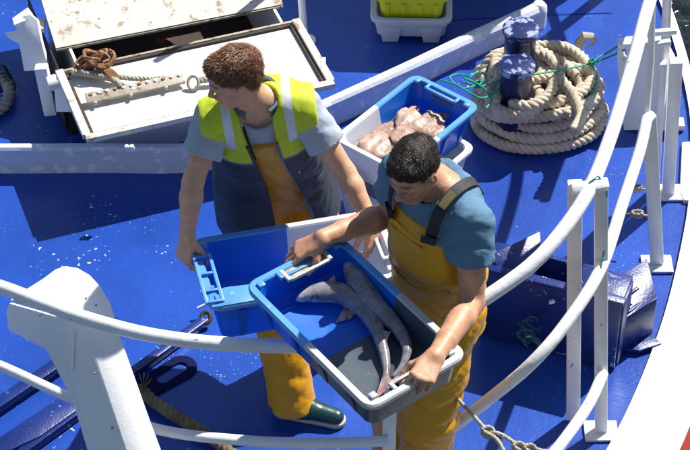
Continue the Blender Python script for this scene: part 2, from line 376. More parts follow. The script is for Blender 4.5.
# open far flap leaning back, its stained underside towards us
fl0, fl1 = W(58, 55, HZ), W(281, 16, HZ)
fa = H(.0, Ly+.13, HZ-.005); fb = H(Lx, Ly+.16, HZ+.01)
upd = (uy*.90+V((0, 0, .44))).normalized(); ln = .85
nrm_ = ux.cross(upd).normalized()
fa = WP(56, 48, H(0, Ly+.16, HZ), (0, 0, 1)); fb = WP(283, 4, H(0, Ly+.16, HZ), (0, 0, 1))
mb = MB(); mb.prism([fa, fb, fb+upd*ln, fa+upd*ln], nrm_ if nrm_.y < 0 else -nrm_, .014); mb.build('open_flap', M['rusty'], ht, smooth=False)
mb = MB(); mb.bar(fa+V((0, 0, -.012)), fb+V((0, 0, -.012)), .012, .012, (0, 0, 1)); mb.build('flap_edge', M['grime'], ht, bevel=.003)
# hinge brackets on the left side
def plate(name, pts, p, n, t, m_, parent, bevel=.003):
    b_ = MB(); b_.prism([WP(x, y, p, n) for x, y in pts], n, t); return b_.build(name, m_, parent, bevel=bevel)
pn = (-.35, -.75, .56)
plate('hinge_plate', [(17, 30), (5, 33), (8, 38), (19, 44), (24, 71), (43, 70), (47, 62), (41, 40), (37, 20), (30, 14), (12, 19)], W(30, 45, .33), pn, .02, M['white'], ht)
plate('hinge_cap', [(12, 18), (28, 7), (33, 14), (31, 18), (14, 25)], W(25, 15, .42), (0, -.2, .98), .012, M['white'], ht)
mb = MB(); mb.bar(W(41, 66, .34), W(51, 113, .10), .055, .05, (1, 0, 0)); mb.build('hinge_arm', M['white'], ht, bevel=.006)
mb = MB(); mb.tube([W(47, 84, .27), W(66, 80, .27)], .035, 14); mb.build('hinge_pin', M['white'], ht)
plate('hinge_side', [(53, 78), (66, 74), (84, 128), (74, 112), (56, 112)], W(65, 100, .22), (-.3, -.85, .4), .015, M['white'], ht)
mb = MB(); mb.box(W(38, 25, .36), .03, .04, .012); mb.build('hinge_tab', M['rusty'], ht, bevel=.003)
for px_ in (127, 132):
    mb = MB(); mb.lathe(W(px_, 141, HZ)-V((0, .02, .02)), [(.009, -.012), (.012, 0), (.009, .012)], 10); mb.build('bolt_head', M['white'], ht)
for (x_, y_) in ((321, 62),):
    mb = MB(); mb.box(W(x_, y_, HZ), .02, .02, .012); mb.build('lid_lug', M['white'], ht, bevel=.003)
# perforated bar lying on the lid with holes, ring and chain
br = thing('locking_bar', 'long weathered perforated steel bar lying on the white hatch lid', 'bar')
p0, p1 = W(86, 99, HZ+.03), W(184, 78, HZ+.03)
mb = MB(); mb.bar(p0, p1, .052, .014, (0, 1, .25)); mb.build('bar_plate', M['grime'], br, bevel=.003)
for k in range(12):
    q = p0.lerp(p1, (k+.6)/12.2)+V((0, .012, .012)); mb = MB(); mb.lathe(q, [(.008, -.004), (.008, .003), (.004, .0035)], 8); mb.build('rivet', M['lid'] if k % 3 else M['rust'], br)
for k in range(3):
    q = p0.lerp(p1, .1+k*.36)+V((0, -.032, -.005)); mb = MB(); mb.box(q, .007, .009, .006); mb.build('clip', M['grime'], br, bevel=.002)
tag(MB().tube([V((W(193, 79, HZ+.05).x+math.cos(a)*.022, W(193, 79, HZ+.05).y+math.sin(a)*.020, HZ+.03+.02*math.sin(a))) for a in [i*math.pi/9 for i in range(19)]], .007, 8).build('iron_ring', M['grime']),
    'small rusty ring at the end of the perforated bar on the hatch lid', 'ring')
tag(rope_mesh([W(200, 80, HZ+.03), W(225, 77, HZ+.03), W(252, 70, HZ+.03)], .016, .05).build('tied_rope', M['ropeg']), 'short grey rope running from the iron ring behind the young man\'s head', 'rope')
tag(rope_mesh([W(72, 72, HZ+.03), W(90, 74, HZ+.035), W(112, 79, HZ+.03), W(122, 86, HZ+.045)], .015, .05, mb=rope_mesh([W(95, 70, HZ+.04), W(120, 77, HZ+.03), W(150, 79, HZ+.03), W(165, 78, HZ+.03)], .012, .05)).build('lashing_rope', M['ropeg']),
    'frayed grey lashing rope across the corner of the white hatch lid', 'rope')
kn = MB(); c0 = W(96, 62, HZ+.05)
for k in range(26):
    a, b_ = random.uniform(0, 6.28), random.uniform(0, 6.28); rr_ = random.uniform(.02, .05)
    cc = c0+V((random.uniform(-.045, .05), random.uniform(-.03, .03), random.uniform(-.02, .035)))
    pts = [cc+V((math.cos(a+t)*rr_*1.2, math.sin(a+t)*rr_*.8, math.sin(b_+t*1.3)*.018)) for t in np.linspace(0, 3.6, 9)]
    kn.tube(pts, .0065, 6)
for k in range(5): kn.tube([c0+V((.01*k-.02, -.01, .01)), W(106+2*k, 72, HZ+.05), W(114+1.5*k, 82-k, HZ+.03)], .007, 6)
tag(kn.build('rusty_chain_knot', M['rust']), 'tangled rusty brown knot of chain and cord on the hatch lid corner', 'knot')

# thin upright pole beside the hatch
po = thing('stay_pole', 'thin white upright pole at the right corner of the hatch', 'pole')
pb = W(305, 42, 0); mb = MB(); mb.tube([pb, pb+V((-.03, .0, .55)), pb+V((-.06, .0, 1.3))], .017, 10); mb.build('shaft', M['rail'], po)
mb = MB(); mb.lathe(pb, [(.05, .001), (.05, .012), (.022, .014)], 16); mb.build('foot_plate', M['white'], po)

# ---------------------------------------------------------------- fish boxes
def rrect(hx, hy, r, n=5):
    """rounded rectangle with points on x=0"""
    pts = []
    for cx, cy, a0 in ((hx-r, hy-r, 0), (-hx+r, hy-r, 90), (-hx+r, -hy+r, 180), (hx-r, -hy+r, 270)):
        for k in range(n+1):
            a = R(a0+90*k/n); pts.append((cx+r*math.cos(a), cy+r*math.sin(a)))
        if a0 == 0: pts.append((0, hy))
        if a0 == 180: pts.append((0, -hy))
    return pts
def fish_box(name, label, Mx, L, Wd, Hh, mA, rimA, mB_, rimB, group=None, taper=.045, ribs=True, grips=(-1, 1), feet=False, cat='fish box', jag=0):
    """local x along the length; A half is x<0, B half x>0"""
    t = thing(name, label, cat, group=group); t.matrix_world = Mx
    hx, hy = L/2, Wd/2
    rings = [(hx-taper-.01, hy-taper-.01, .03, .0), (hx-taper, hy-taper, .035, .008), (hx-.016, hy-.016, .04, Hh-.024),
             (hx-.002, hy-.002, .045, Hh-.022), (hx, hy, .045, Hh-.006), (hx-.004, hy-.004, .045, Hh), (hx-.024, hy-.024, .04, Hh),
             (hx-.028, hy-.028, .04, Hh-.006), (hx-taper-.014, hy-taper-.014, .035, .028), (hx-taper-.03, hy-taper-.03, .03, .016)]
    ringpts = [[V((x, y, z)) for x, y in rrect(a, b_, r_)] for a, b_, r_, z in rings]; n = len(ringpts[0])
    for half, mm, mr in ((-1, mA, rimA), (1, mB_, rimB)):
        for part in ('body', 'rim'):
            b_ = MB(); vv = [p for r_ in ringpts for p in r_]; ff = []
            for i in range(len(rings)-1):
                isrim = 3 <= i+0 <= 6
                if isrim != (part == 'rim'): continue
                for k in range(n):
                    k2 = (k+1) % n; xm = (ringpts[i][k].x+ringpts[i][k2].x)/2
                    if (xm > 0) == (half > 0): ff.append((i*n+k, i*n+k2, (i+1)*n+k2, (i+1)*n+k))
            if part == 'body':
                sel = [k for k in range(n) if ringpts[0][k].x*half >= -1e-6]
                # order the half ring
                if half > 0:
                    s0 = [k for k in sel if k > n/2]; s1 = [k for k in sel if k <= n/2]; sel = s0+s1
                top = (len(rings)-1)*n
                ff.append(tuple(top+k for k in sel)); ff.append(tuple(reversed(sel)))
            used = sorted({i for f in ff for i in f}); mp = {o_: q for q, o_ in enumerate(used)}
            b_.add([vv[i] for i in used], [[mp[i] for i in f] for f in ff])
            nm = ('blue_' if mm is M['boxblue'] else 'white_' if mm is M['boxwhite'] else 'yellow_' if mm is M['yellow'] else 'slate_')+part
            b_.build(nm, mm if part == 'body' else mr, t, angle=40)
    if ribs:
        for s_ in (-1, 1):
            for k in range(4):
                x = (-.33+.22*k)*L
                b_ = MB(); b_.bar((x, s_*(hy-taper-.004), .01), (x, s_*(hy-.012), Hh-.036), .02, .012, (1, 0, 0)); b_.build('rib', mA if x < 0 else mB_, t, smooth=False)
    if grips:
        for s_, mr in ((-1, rimA), (1, rimB)):
            if s_ not in grips: continue
            b_ = MB(); x = s_*(hx-.026)
            for q in (-1, 1): b_.bar((x+s_*.004, q*.075, Hh-.004), (x-s_*.028, q*.075, Hh-.004), .014, .012, (0, 1, 0))
            b_.bar((x-s_*.024, -.07, Hh-.004), (x-s_*.024, .07, Hh-.004), .012, .010, (1, 0, 0))
            b_.build('grip_frame', mr, t, bevel=.002)
            b_ = MB(); b_.box((x-s_*.006, 0, Hh-.055), .003, .055, .018); b_.build('hand_slot', M['hold'] if mr is not rimA or True else mr, t, bevel=.001)
            for q in (-1, 1):
                b_ = MB(); b_.box((s_*(hx-.04), q*(hy-.045), Hh+.003), .012, .012, .006); b_.build('stacking_lug', mr, t, bevel=.003)
    if feet:
        for x in (-.25*L, .25*L):
            b_ = MB(); b_.add([(x-.05, -hy+.012, Hh-.05), (x+.05, -hy+.012, Hh-.05), (x+.035, -hy+.02, -.02), (x-.035, -hy+.02, -.02),
                               (x-.05, -hy+.05, Hh-.05), (x+.05, -hy+.05, Hh-.05), (x+.035, -hy+.07, -.02), (x-.035, -hy+.07, -.02)],
                              [(0, 3, 2, 1), (4, 5, 6, 7), (0, 1, 5, 4), (3, 7, 6, 2), (0, 4, 7, 3), (1, 2, 6, 5)]); b_.build('foot', mA, t, bevel=.004)
    return t
def frame_from(corners, Hh):
    """A far-left, B far-right, C near-right, D near-left rim corners -> matrix, L, W"""
    a, b_, c, d = [V(p) for p in corners]; ctr = (a+b_+c+d)/4
    x = ((b_-a)+(c-d)).normalized(); y = ((a-d)+(b_-c)); y = (y-x*y.dot(x)).normalized(); z = x.cross(y)
    Lx_ = ((b_-a).length+(c-d).length)/2; Wx = ((a-d).length+(b_-c).length)/2
    m_ = Matrix((x, y, z)).transposed().to_4x4(); m_.translation = ctr-z*Hh
    return m_, Lx_, Wx
# tray with dogfish: long axis from far-left end to near-right end
TH = .13; TZ = 1.155
tc_ = [W(246, 282, TZ), W(370, 417, TZ-.01), W(468, 348, TZ), W(337, 236, TZ+.01)]   # x axis: far-left end -> near-right end
# corners order for frame: "A far-left"= (337,236) side so that y axis points away
Mt, TL, TW = frame_from([tc_[3], tc_[2], tc_[1], tc_[0]], TH)
tray = fish_box('fish_tray', 'half blue half dark grey tray holding two dogfish, gripped by dark haired man', Mt, TL, TW, TH, M['boxblue'], M['rimblue'], M['boxslate'], M['rimgrey'], cat='tray', group='plastic fish boxes', taper=.03)
mb = MB(); hx = TL/2
mb.box((-hx+.048, .02, TH-.010), .022, .075, .004); mb.build('tan_insert', M['tan'], tray, bevel=.001)
mb = MB()
for q in (-1, 1): mb.bar((-hx+.024, .02+q*.082, TH-.002), (-hx+.078, .02+q*.082, TH-.002), .014, .012, (0, 1, 0))
mb.bar((-hx+.076, -.055, TH-.002), (-hx+.076, .095, TH-.002), .012, .011, (1, 0, 0)); mb.build('insert_frame', M['rimgrey'], tray, bevel=.002)
# box held by the young man
BZ = .95
bc = [W(192, 243, BZ), W(381, 203, BZ), W(403, 281, BZ), W(207, 305, BZ)]
BH = .20
Mb, BL, BW = frame_from(bc, BH)
boxA = fish_box('fish_box', 'empty half blue half white fish box carried by the young man, under the dogfish tray', Mb, BL, BW, BH, M['boxblue'], M['rimblue'], M['boxwhite'], M['boxwhite'], cat='fish box', group='plastic fish boxes')
# ladder-like fold-out handle at the left end
mb = MB(); hx = BL/2
for xx in (-hx-.004, -hx+.05):
    mb.bar((xx, -.16, BH+.006), (xx+.0, .075, BH+.012), .012, .012, (1, 0, 0))
for yy in (-.155, -.10, -.015, .07): mb.bar((-hx-.002, yy, BH+.008), (-hx+.05, yy, BH+.008), .010, .010, (0, 1, 0))
mb.build('folding_handle', M['rimblue'], boxA, bevel=.002)
mb = MB(); o_ = [(-hx+.01, -BW/2+.004), (-hx+.19, -BW/2+.004), (-hx+.19, -BW/2+.06), (-hx+.15, -BW/2+.085), (-hx+.07, -BW/2+.09), (-hx+.01, -BW/2+.07)]
mb.prism([(x, y, BH+.003) for x, y in o_], (0, 0, 1), .008); mb.build('corner_shelf', M['rimblue'], boxA, bevel=.002)

# boxes behind: two stacked
Z2 = .42
c2 = [W(410, 80, Z2), W(486, 97, Z2), W(404, 170, Z2), W(325, 141, Z2)]
# long axis from (328,142) to (411,82): x axis from near-left end (white) to far-right end (blue)
Mq, QL, QW = frame_from([c2[0]*1.0, c2[1], c2[2], c2[3]], .17)
# rotate so that x runs along the long side
def frame_long(corners, Hh):
    lw, far1, far2, nr = [V(p) for p in corners]; ctr = (lw+far1+far2+nr)/4
    x = ((far1-lw)+(far2-nr)).normalized(); y = (lw-nr)+(far1-far2); y = (y-x*y.dot(x)).normalized(); z = x.cross(y)
    m_ = Matrix((x, y, z)).transposed().to_4x4(); m_.translation = ctr-z*Hh
    return m_, ((far1-lw).length+(far2-nr).length)/2, ((lw-nr).length+(far1-far2).length)/2
QH = .19
Mq, QL, QW = frame_long([c2[3], c2[0], c2[1], c2[2]], QH)
fish_box('fish_box', 'half white half blue fish box full of pinkish monkfish, behind the dark haired man', Mq, QL, QW, QH, M['boxwhite'], M['boxwhite'], M['boxblue'], M['rimblue'], cat='fish box', grips=(1,), group='plastic fish boxes')
Mr = Mq @ Matrix.Translation((-.03, -.01, -(Z2-QH)+.0)); 
fish_box('fish_box', 'white fish box on deck directly below the box of monkfish', Matrix.Translation(V((0, 0, 0))) @ Mr, QL, QW, Z2-QH-.002, M['boxwhite'], M['boxwhite'], M['boxwhite'], M['boxwhite'], cat='fish box', grips=(), group='plastic fish boxes')
# far crates: white with feet, two yellow on top
cw = W(412, 41, .02)
def crate_at(z, L, Wd, Hh, name, label, mm, feet=False, dx=0):
    Mx = Matrix.Translation((cw.x+dx, cw.y+.17, z)) @ Matrix.Rotation(R(-2), 4, 'Z')
    return fish_box(name, label, Mx, L, Wd, Hh, mm, mm, mm, mm, cat='crate', group='crates stacked at the top of the deck', ribs=not feet, grips=(), feet=feet, taper=.03)
crate_at(.024, .37, .36, .115, 'crate', 'white plastic crate with two feet at the bottom of the crate stack', M['boxwhite'], True)
crate_at(.112, .335, .31, .13, 'crate', 'yellow plastic crate sitting directly in the white crate', M['yellow'])
crate_at(.245, .325, .31, .13, 'crate', 'yellow plastic crate, topmost of the crate stack', M['yellow'], dx=.004)

# ---------------------------------------------------------------- fish
def tinted(o, fn):
    me = o.data; n = len(me.vertices); co = np.empty(n*3, dtype=np.float32); me.vertices.foreach_get('co', co); co = co.reshape(-1, 3)
    col = np.ones((n, 4), dtype=np.float32); col[:, :3] = fn(co)
    a = me.color_attributes.new('tint', 'FLOAT_COLOR', 'POINT'); a.data.foreach_set('color', col.ravel())
def fish_body(path, rad, up=(0, 0, 1), flat=.85, seg=14, M0=None):
    P = catmull(path, .012); n = len(P); b_ = MB(); vv = []; upv = []
    L_ = [0]
    for i in range(1, n): L_.append(L_[-1]+(P[i]-P[i-1]).length)
    tot = L_[-1]; xs = [q[0] for q in rad]; ys = [q[1] for q in rad]
    for i in range(n):
        t = (P[min(i+1, n-1)]-P[max(i-1, 0)]).normalized(); u = V(up); u = (u-t*u.dot(t)).normalized(); l = t.cross(u)
        r_ = float(np.interp(L_[i]/tot, xs, ys))
        for k in range(seg):
            a = 2*math.pi*k/seg; vv.append(P[i]+l*math.cos(a)*r_+u*math.sin(a)*r_*flat); upv.append(math.sin(a))
    ff = []
    for i in range(n-1):
        for k in range(seg):
            k2 = (k+1) % seg; ff.append((i*seg+k, (i+1)*seg+k, (i+1)*seg+k2, i*seg+k2))
    ff.append(tuple(range(seg))); ff.append(tuple(reversed([(n-1)*seg+k for k in range(seg)])))
    return vv, ff, upv, P
MtI = Mt
def T(px, py, z):
    """point in the tray at local height z above its floor"""
    r_ = ray(px, py); o_ = V((0, 0, CAMH)); nz = (Mt.to_3x3() @ V((0, 0, 1))); p = Mt @ V((0, 0, .016+z)); t_ = (p-o_).dot(nz)/r_.dot(nz); return o_+r_*t_
FR = [(0, .005), (.03, .018), (.09, .031), (.17, .039), (.3, .038), (.45, .032), (.6, .024), (.75, .018), (.88, .011), (1, .005)]
def dogfish(label, path, fins, gore=None):
    d = thing('dogfish', label, 'fish', group='dogfish in the tray')
    vv, ff, upv, P = fish_body(path, FR)
    o = mesh_obj('fish_body', vv, ff, M['fish'], d, angle=180)
    uu = np.array(upv)
    def fn(co):
        g = np.array([.215, .21, .235]); wv_ = np.array([.66, .60, .58]); f = np.clip((-uu-.02)/.4, 0, 1)[:, None]
        head = np.clip(1-np.arange(len(uu))/14/ (len(P)*.12), 0, 1)[:, None]*.8
        f = np.maximum(f, head); return g*(1-f)+wv_*f
    tinted(o, fn)
    t = (P[8]-P[2]).normalized(); l = V((-t.y, t.x, 0)).normalized()
    for s_ in (-1, 1):
        b_ = MB(); b_.tube([P[4]+l*s_*.022+V((0, 0, .012))-t*.004, P[4]+l*s_*.023+V((0, 0, .013))+t*.006], .0042, 8); b_.build('eye', M['lip'], d)
        for k in range(4):
            c_ = P[9]+t*.010*k+l*s_*.039; b_ = MB(); b_.tube([c_+V((0, 0, .012))-l*s_*.004, c_, c_-V((0, 0, .012))-l*s_*.002], .0018, 5); b_.build('gill_slit', M['hold'], d)
    for nm, pts, nrm in fins:
        b_ = MB(); b_.prism(pts, nrm, .004); q = b_.build(nm, M['fish'], d, bevel=.0012); tinted(q, lambda co: np.tile(np.array([.42, .26, .25]), (len(co), 1)))
    return d
dogfish('grey dogfish with white snout and raised fin, lying along the left of the tray',
        [T(296, 300, .03), T(312, 294, .037), T(335, 292, .04), T(356, 301, .04), T(371, 318, .038), T(380, 338, .03), T(385, 358, .022), T(386, 374, .015), T(380, 392, .014)],
        [('dorsal_fin', [T(322, 288, .045), T(334, 275, .085), T(338, 288, .045)], (0, -1, .3)),
         ('pectoral_fin', [T(346, 302, .02), T(336, 322, .008), T(350, 319, .01), T(360, 308, .02)], (0, 0, 1)),
         ('second_dorsal_fin', [T(380, 330, .045), T(390, 332, .06), T(385, 343, .04)], (-1, -.4, 0)),
         ('tail_fin', [T(385, 370, .02), T(392, 386, .045), T(384, 392, .02), T(374, 400, .02), T(379, 386, .015)], (-.8, -.6, .2))])
dogfish('dark grey dogfish behind the other one, its tail curling down the right of the tray',
        [T(346, 262, .06), T(354, 274, .065), T(364, 290, .06), T(377, 306, .055), T(391, 320, .05), T(401, 333, .045), T(407, 348, .04), T(403, 364, .03), T(392, 378, .02)],
        [('dorsal_fin', [T(372, 287, .05), T(384, 285, .08), T(384, 300, .05)], (-.8, -.6, 0)),
         ('pectoral_fin', [T(357, 280, .02), T(349, 287, .012), T(364, 291, .02)], (0, 0, 1)),
         ('tail_fin', [T(404, 366, .02), T(404, 382, .04), T(393, 382, .02), T(384, 386, .02), T(393, 374, .015)], (-.8, -.6, .2))])
# monkfish heap, each its own
def Q(px, py, z):
    r_ = ray(px, py); o_ = V((0, 0, CAMH)); t_ = (z-CAMH)/r_.z; return o_+r_*t_
mk = [([(350, 154), (366, 150), (384, 142), (402, 136)], .085, .325, 'pale monkfish lying flat at the white end of the box'),
      ([(372, 136), (388, 130), (404, 123), (422, 118)], .080, .328, 'pale brown monkfish at the back left of the heap in the box'),
      ([(396, 117), (409, 120), (422, 125), (436, 129)], .075, .345, 'brown monkfish with raised head, highest at the back of the heap'),
      ([(438, 120), (426, 130), (413, 141), (398, 154)], .075, .33, 'reddish monkfish against the right side of the box'),
      ([(360, 142), (376, 146), (394, 150), (412, 156)], .072, .345, 'small pinkish monkfish with open mouth on the left of the heap'),
      ([(392, 132), (406, 136), (416, 140), (430, 144)], .070, .352, 'grey pink monkfish lying across the middle of the heap'),
      ([(424, 114), (432, 121), (437, 130), (436, 140)], .058, .34, 'slim monkfish near the blue end of the box')]
for q_, (pts, r_, z_, lab) in enumerate(mk):
    path = [Q(x, y, z_-.006*i) for i, (x, y) in enumerate(pts)]
    d = thing('monkfish', lab, 'fish', group='monkfish heaped in the box')
    vv, ff, upv, P = fish_body(path, [(0, .35*r_), (.05, .7*r_), (.18, r_), (.35, .95*r_), (.55, .7*r_), (.75, .4*r_), (.9, .2*r_), (.94, .36*r_), (1, .42*r_)], flat=.20, seg=22)
    vv = [p+V((math.sin(p.x*90+p.y*60), math.cos(p.y*80), 1.4*math.sin(p.x*110-p.y*70)+1.1*math.sin(p.x*47+p.y*61)))*.0035 for p in vv]
    mesh_obj('fish_body', vv, ff, M['monk'] if q_ % 2 else M['monk2'], d, angle=180)
    t = (path[1]-path[0]).normalized(); l = V((-t.y, t.x, 0)); h0 = path[0]+t*.004+V((0, 0, .010))
    for s_ in (-1, 1):
        b_ = MB(); q = path[0]+t*.30*(path[-1]-path[0]).length; q = q+l*s_*r_*.85; b_.prism([q-t*.02, q-t*.005+l*s_*.03, q+l*s_*.038+t*.015, q+l*s_*.028+t*.03, q+t*.025], (0, 0, 1), .005); b_.build('pectoral_fin', M['monk'], d, bevel=.0015)

# ---------------------------------------------------------------- bollards and mooring rope
def bollard(label, px, py, z, r_, name='bollard'):
    tpt = W(px, py, z); t = thing(name, label, 'bollard', (tpt.x, tpt.y, 0), group='twin mooring bollards')
    b_ = MB(); b_.lathe((0, 0, 0), [(r_*1.25, .002), (r_*1.25, .014), (r_*.92, .018), (r_*.90, z-.05), (r_*.98, z-.035)], 32); b_.build('post', M['navyside'], t)
    b_ = MB(); b_.lathe((0, 0, 0), [(r_*.98, z-.035), (r_*1.05, z-.03), (r_*1.06, z-.008), (r_*1.02, z-.001), (r_*.6, z+.004), (.002, z+.006)], 32); b_.build('cap', M['navy'], t)
    return tpt
b1 = bollard('far navy blue bollard behind the coiled rope, flaking pale top', 521, 27, .48, .074)
b2 = bollard('near navy blue bollard rising out of the coiled rope', 517, 63, .42, .074)
cr = MB()
ctr = W(538, 128, 0)
random.seed(11)
def loop(cx, cy, rx, ry, z, ph0=0, turns=1.0, dz=0, jit=.012, n=12):
    k = int(n*turns)+1
    return [V((cx+rx*math.cos(ph0+2*math.pi*i/n)+random.uniform(-jit, jit), cy+ry*math.sin(ph0+2*math.pi*i/n)+random.uniform(-jit, jit), z+dz*i/k+random.uniform(-.004, .004))) for i in range(k)]
path = []
RR = .0255
# big flat loops at the bottom
gx, gy = ctr.x+.0, ctr.y+.05
path += loop(gx, gy, .275, .235, .03, 0, 1, .01)
path += loop(gx+.005, gy+.01, .265, .225, .075, 0, 1, .01)
path += loop(gx-.01, gy+.02, .245, .215, .12, 0, 1, .01)
path += loop(gx+.01, gy+.035, .25, .20, .165, 0, 1, .01)
path += loop(gx+.0, gy+.045, .225, .185, .205, 0, 1, .01)
path += loop(gx+.015, gy+.06, .20, .165, .235, 0, .6, .03)
# round the near bollard
path += loop(b2.x, b2.y, .105, .105, .20, 2.6, 2.2, .06, .004, 12)
# figure of eight to the far one
path += loop(b1.x, b1.y, .105, .105, .25, 4.2, 1.1, .03, .004, 12)
path += [V((b1.x+.17, b1.y-.08, .26)), V((b1.x+.25, b1.y-.25, .22)), V((b1.x+.21, b1.y-.40, .24))]
rope_mesh(path, RR, .085, mb=cr, step=.012)
# loose bights hanging on the right and left
for (pts) in ([(528, 55, 0.265), (548, 57, 0.305), (560, 77, 0.265), (560, 101, 0.185), (556, 122, 0.140)],
              [(536, 49, 0.265), (562, 63, 0.265), (580, 83, 0.205), (574, 100, 0.200), (566, 116, 0.200)],
              [(544, 65, 0.265), (572, 67, 0.235), (590, 76, 0.200), (592, 100, 0.160), (582, 118, 0.140)],
              [(558, 61, 0.205), (586, 64, 0.200), (598, 86, 0.140), (598, 108, 0.100)],
              [(508, 51, 0.265), (492, 57, 0.265), (484, 71, 0.225), (486, 90, 0.200)],
              [(502, 57, 0.235), (494, 67, 0.245), (492, 83, 0.215), (496, 101, 0.185)],
              [(510, 103, 0.265), (532, 105, 0.265), (552, 89, 0.265), (548, 69, 0.265)],
              [(476, 86, 0.140), (480, 70, 0.200), (490, 67, 0.185)],
              [(478, 104, 0.160), (500, 117, 0.185), (540, 117, 0.185), (580, 108, 0.200), (596, 96, 0.160)]):
    rope_mesh([W(*p) for p in pts], RR*.95, .085, mb=cr, step=.012)
tag(cr.build('coiled_mooring_rope', M['ropec'], angle=180), 'thick cream mooring rope coiled and wound round the two navy bollards', 'rope')
# upright hook cleat behind the coil
hk = MB(); hp = W(577, 72, 0)
hk.tube([hp, hp+V((-.005, 0, .1)), hp+V((.0, .0, .17)), hp+V((.02, 0, .20)), hp+V((.05, 0, .198)), hp+V((.062, 0, .17))], [.024, .022, .022, .022, .018, .012], 10)
hk.tube([hp+V((.03, -.01, .14)), hp+V((.06, -.01, .165)), hp+V((.075, 0, .185))], .005, 6)
tag(hk.build('hook_cleat', M['ropeg']), 'small cream hooked cleat standing just behind the coiled rope', 'cleat')
# green twine
g = MB()
def gt(pts, r_=.0045): g.tube(catmull([W(*p) for p in pts], .02), r_, 6)
gt([(637, 43, .35), (616, 54, .3), (592, 63, .27), (560, 70, .3), (536, 74, .33), (505, 79, .33), (482, 86, .3), (462, 82, .4)])
gt([(632, 36, .35), (612, 50, .3), (593, 62, .28), (597, 76, .22), (592, 92, .2), (584, 103, .2)])
gt([(505, 79, .33), (495, 92, .3), (482, 98, .34), (468, 92, .42), (455, 84, .44), (440, 80, .43)])
gt([(470, 76, .4), (458, 74, .4), (450, 78, .43), (462, 88, .42), (478, 84, .35), (486, 76, .3), (478, 72, .33), (468, 78, .38)])
gt([(464, 78, .4), (474, 82, .38), (486, 90, .33), (492, 100, .3), (486, 108, .3)])
for (x, y, z) in ((592, 62, .28), (584, 103, .2), (478, 84, .35)):
    for k in range(7):
        a = random.uniform(0, 6.28); c_ = W(x, y, z); g.tube([c_+V((math.cos(a+t)*.014, math.sin(a+t*1.1)*.014, .01*math.sin(2*t+k))) for t in np.linspace(0, 4, 8)], .004, 6)
tag(g.build('green_twine', M['green']), 'thin green twine tied from the fish box across the coiled rope to the white plate', 'twine')

lk = thing('shade_block', 'unseen white block added beyond the crates to shade the top of the deck', 'shade_caster')  # unseen block added out of view to cast shade on the far deck
mb = MB(); mb.box((.72, 8.68, .51), .44, .33, .50); mb.build('shade_block_body', M['white'], lk, bevel=.01)
mb = MB(); mb.box((.72, 8.68, 1.03), .46, .35, .02); mb.build('shade_block_top', M['white'], lk, bevel=.006)
# pale rope end at the left edge
lr = rope_mesh([W(-30, 60, .03), W(-8, 70, .03), W(6, 82, .04), (W(9, 95, .04)), W(2, 108, .03), W(-20, 118, .03)], .026, .09)
tag(lr.build('rope_end', M['ropeg'], angle=180), 'pale rope loop entering at the left edge of the deck', 'rope')
lg = MB()
for k in range(5):
    c_ = W(1+2.0*k, 72+3.5*k, .04); lg.tube([c_+V((math.cos(a)*.010*2.9, math.sin(a)*.012, math.sin(a)*.03)) for a in np.linspace(0, 6.3, 10)], .005, 6)
tag(lg.build('dark_green_lashing', M['boot']), 'dark green lashing bound round the pale rope at the left edge', 'lashing')

# ---------------------------------------------------------------- rails and posts
rl = thing('guard_rail', 'curved white two bar guard rail at lower left, ending at a post below the tray', 'railing')
RZ = .965
P1 = catmull([W(-420, 160, RZ+.03), W(-200, 228, RZ+.02), W(-60, 271, RZ+.01), W(0, 287, RZ), W(75, 315, RZ), W(150, 335, RZ), W(225, 344, RZ), W(300, 346, RZ), W(360, 345, RZ), W(391, 344, RZ)], .04)
mb = MB(); mb.tube(P1, .0245, 14); mb.build('top_rail', M['rail'], rl)
P2 = catmull([W(-420, 245, .53), W(-200, 305, .53), W(-60, 345, .53), W(0, 366, .53), (W(80, 402, .53)), W(160, 430, .53), W(250, 441, .53), W(330, 443, .53), W(388, 441, .53)], .04)
mb = MB(); mb.tube(P2, .019, 12); mb.build('middle_rail', M['rail'], rl)
pe = P1[-1]
for (q, nm) in ((pe, 'end_post'), (W(-150, 243, RZ), 'post')):
    mb = MB(); mb.bar(V((q.x, q.y, 0.02)), V((q.x, q.y, q.z+.012)), .046, .03, (1, 0, 0)); mb.build(nm, M['rail'], rl, bevel=.003)
    mb = MB(); mb.box((q.x, q.y, .012), .06, .06, .008); mb.build('foot_plate', M['rail'], rl, bevel=.002)

rr = thing('bow_rail', 'white guard rail sweeping up the right side round the bow', 'railing')
top_pts = [W(452, 318, .98), W(487, 297, 1.03), W(530, 266, 1.09), W(560, 234, 1.14), W(588, 192, 1.19), W(610, 138, 1.21), W(632, 66, 1.23), W(650, 0, 1.25), V((1.30, 7.1, 1.25)), V((1.46, 7.75, 1.25)), V((1.46, 8.4, 1.25)), V((1.27, 9.3, 1.25)), V((.85, 10.6, 1.25)), V((.1, 12.0, 1.25))]
PT = catmull(top_pts, .04); mb = MB(); mb.tube(PT, .025, 14); mb.build('top_rail', M['rail'], rr)
mid_pts = [W(455, 426, .41), W(492, 397, .54), W(530, 365, .70), W(565, 325, .78), W(600, 270, .84), W(622, 205, .80), W(640, 150, .77), W(647, 119, .765), W(650.5, 116, .755)]
PM = catmull(mid_pts, .04); mb = MB(); mb.tube(PM, .022, 12); mb.build('middle_rail', M['rail'], rr)
fm_pts = [V((1.30, 7.3, .80)), V((1.45, 7.85, .80)), V((1.45, 8.4, .80)), V((1.27, 9.3, .80)), V((.85, 10.6, .80)), V((.1, 12.0, .80))]
mb = MB(); mb.tube(catmull(fm_pts, .04), .022, 12); mb.build('far_middle_rail', M['rail'], rr)
low_pts = [W(603, 373, .33), W(590, 402, .32), W(570, 432, .31), W(545, 462, .3), W(500, 500, .3), W(430, 530, .3)]
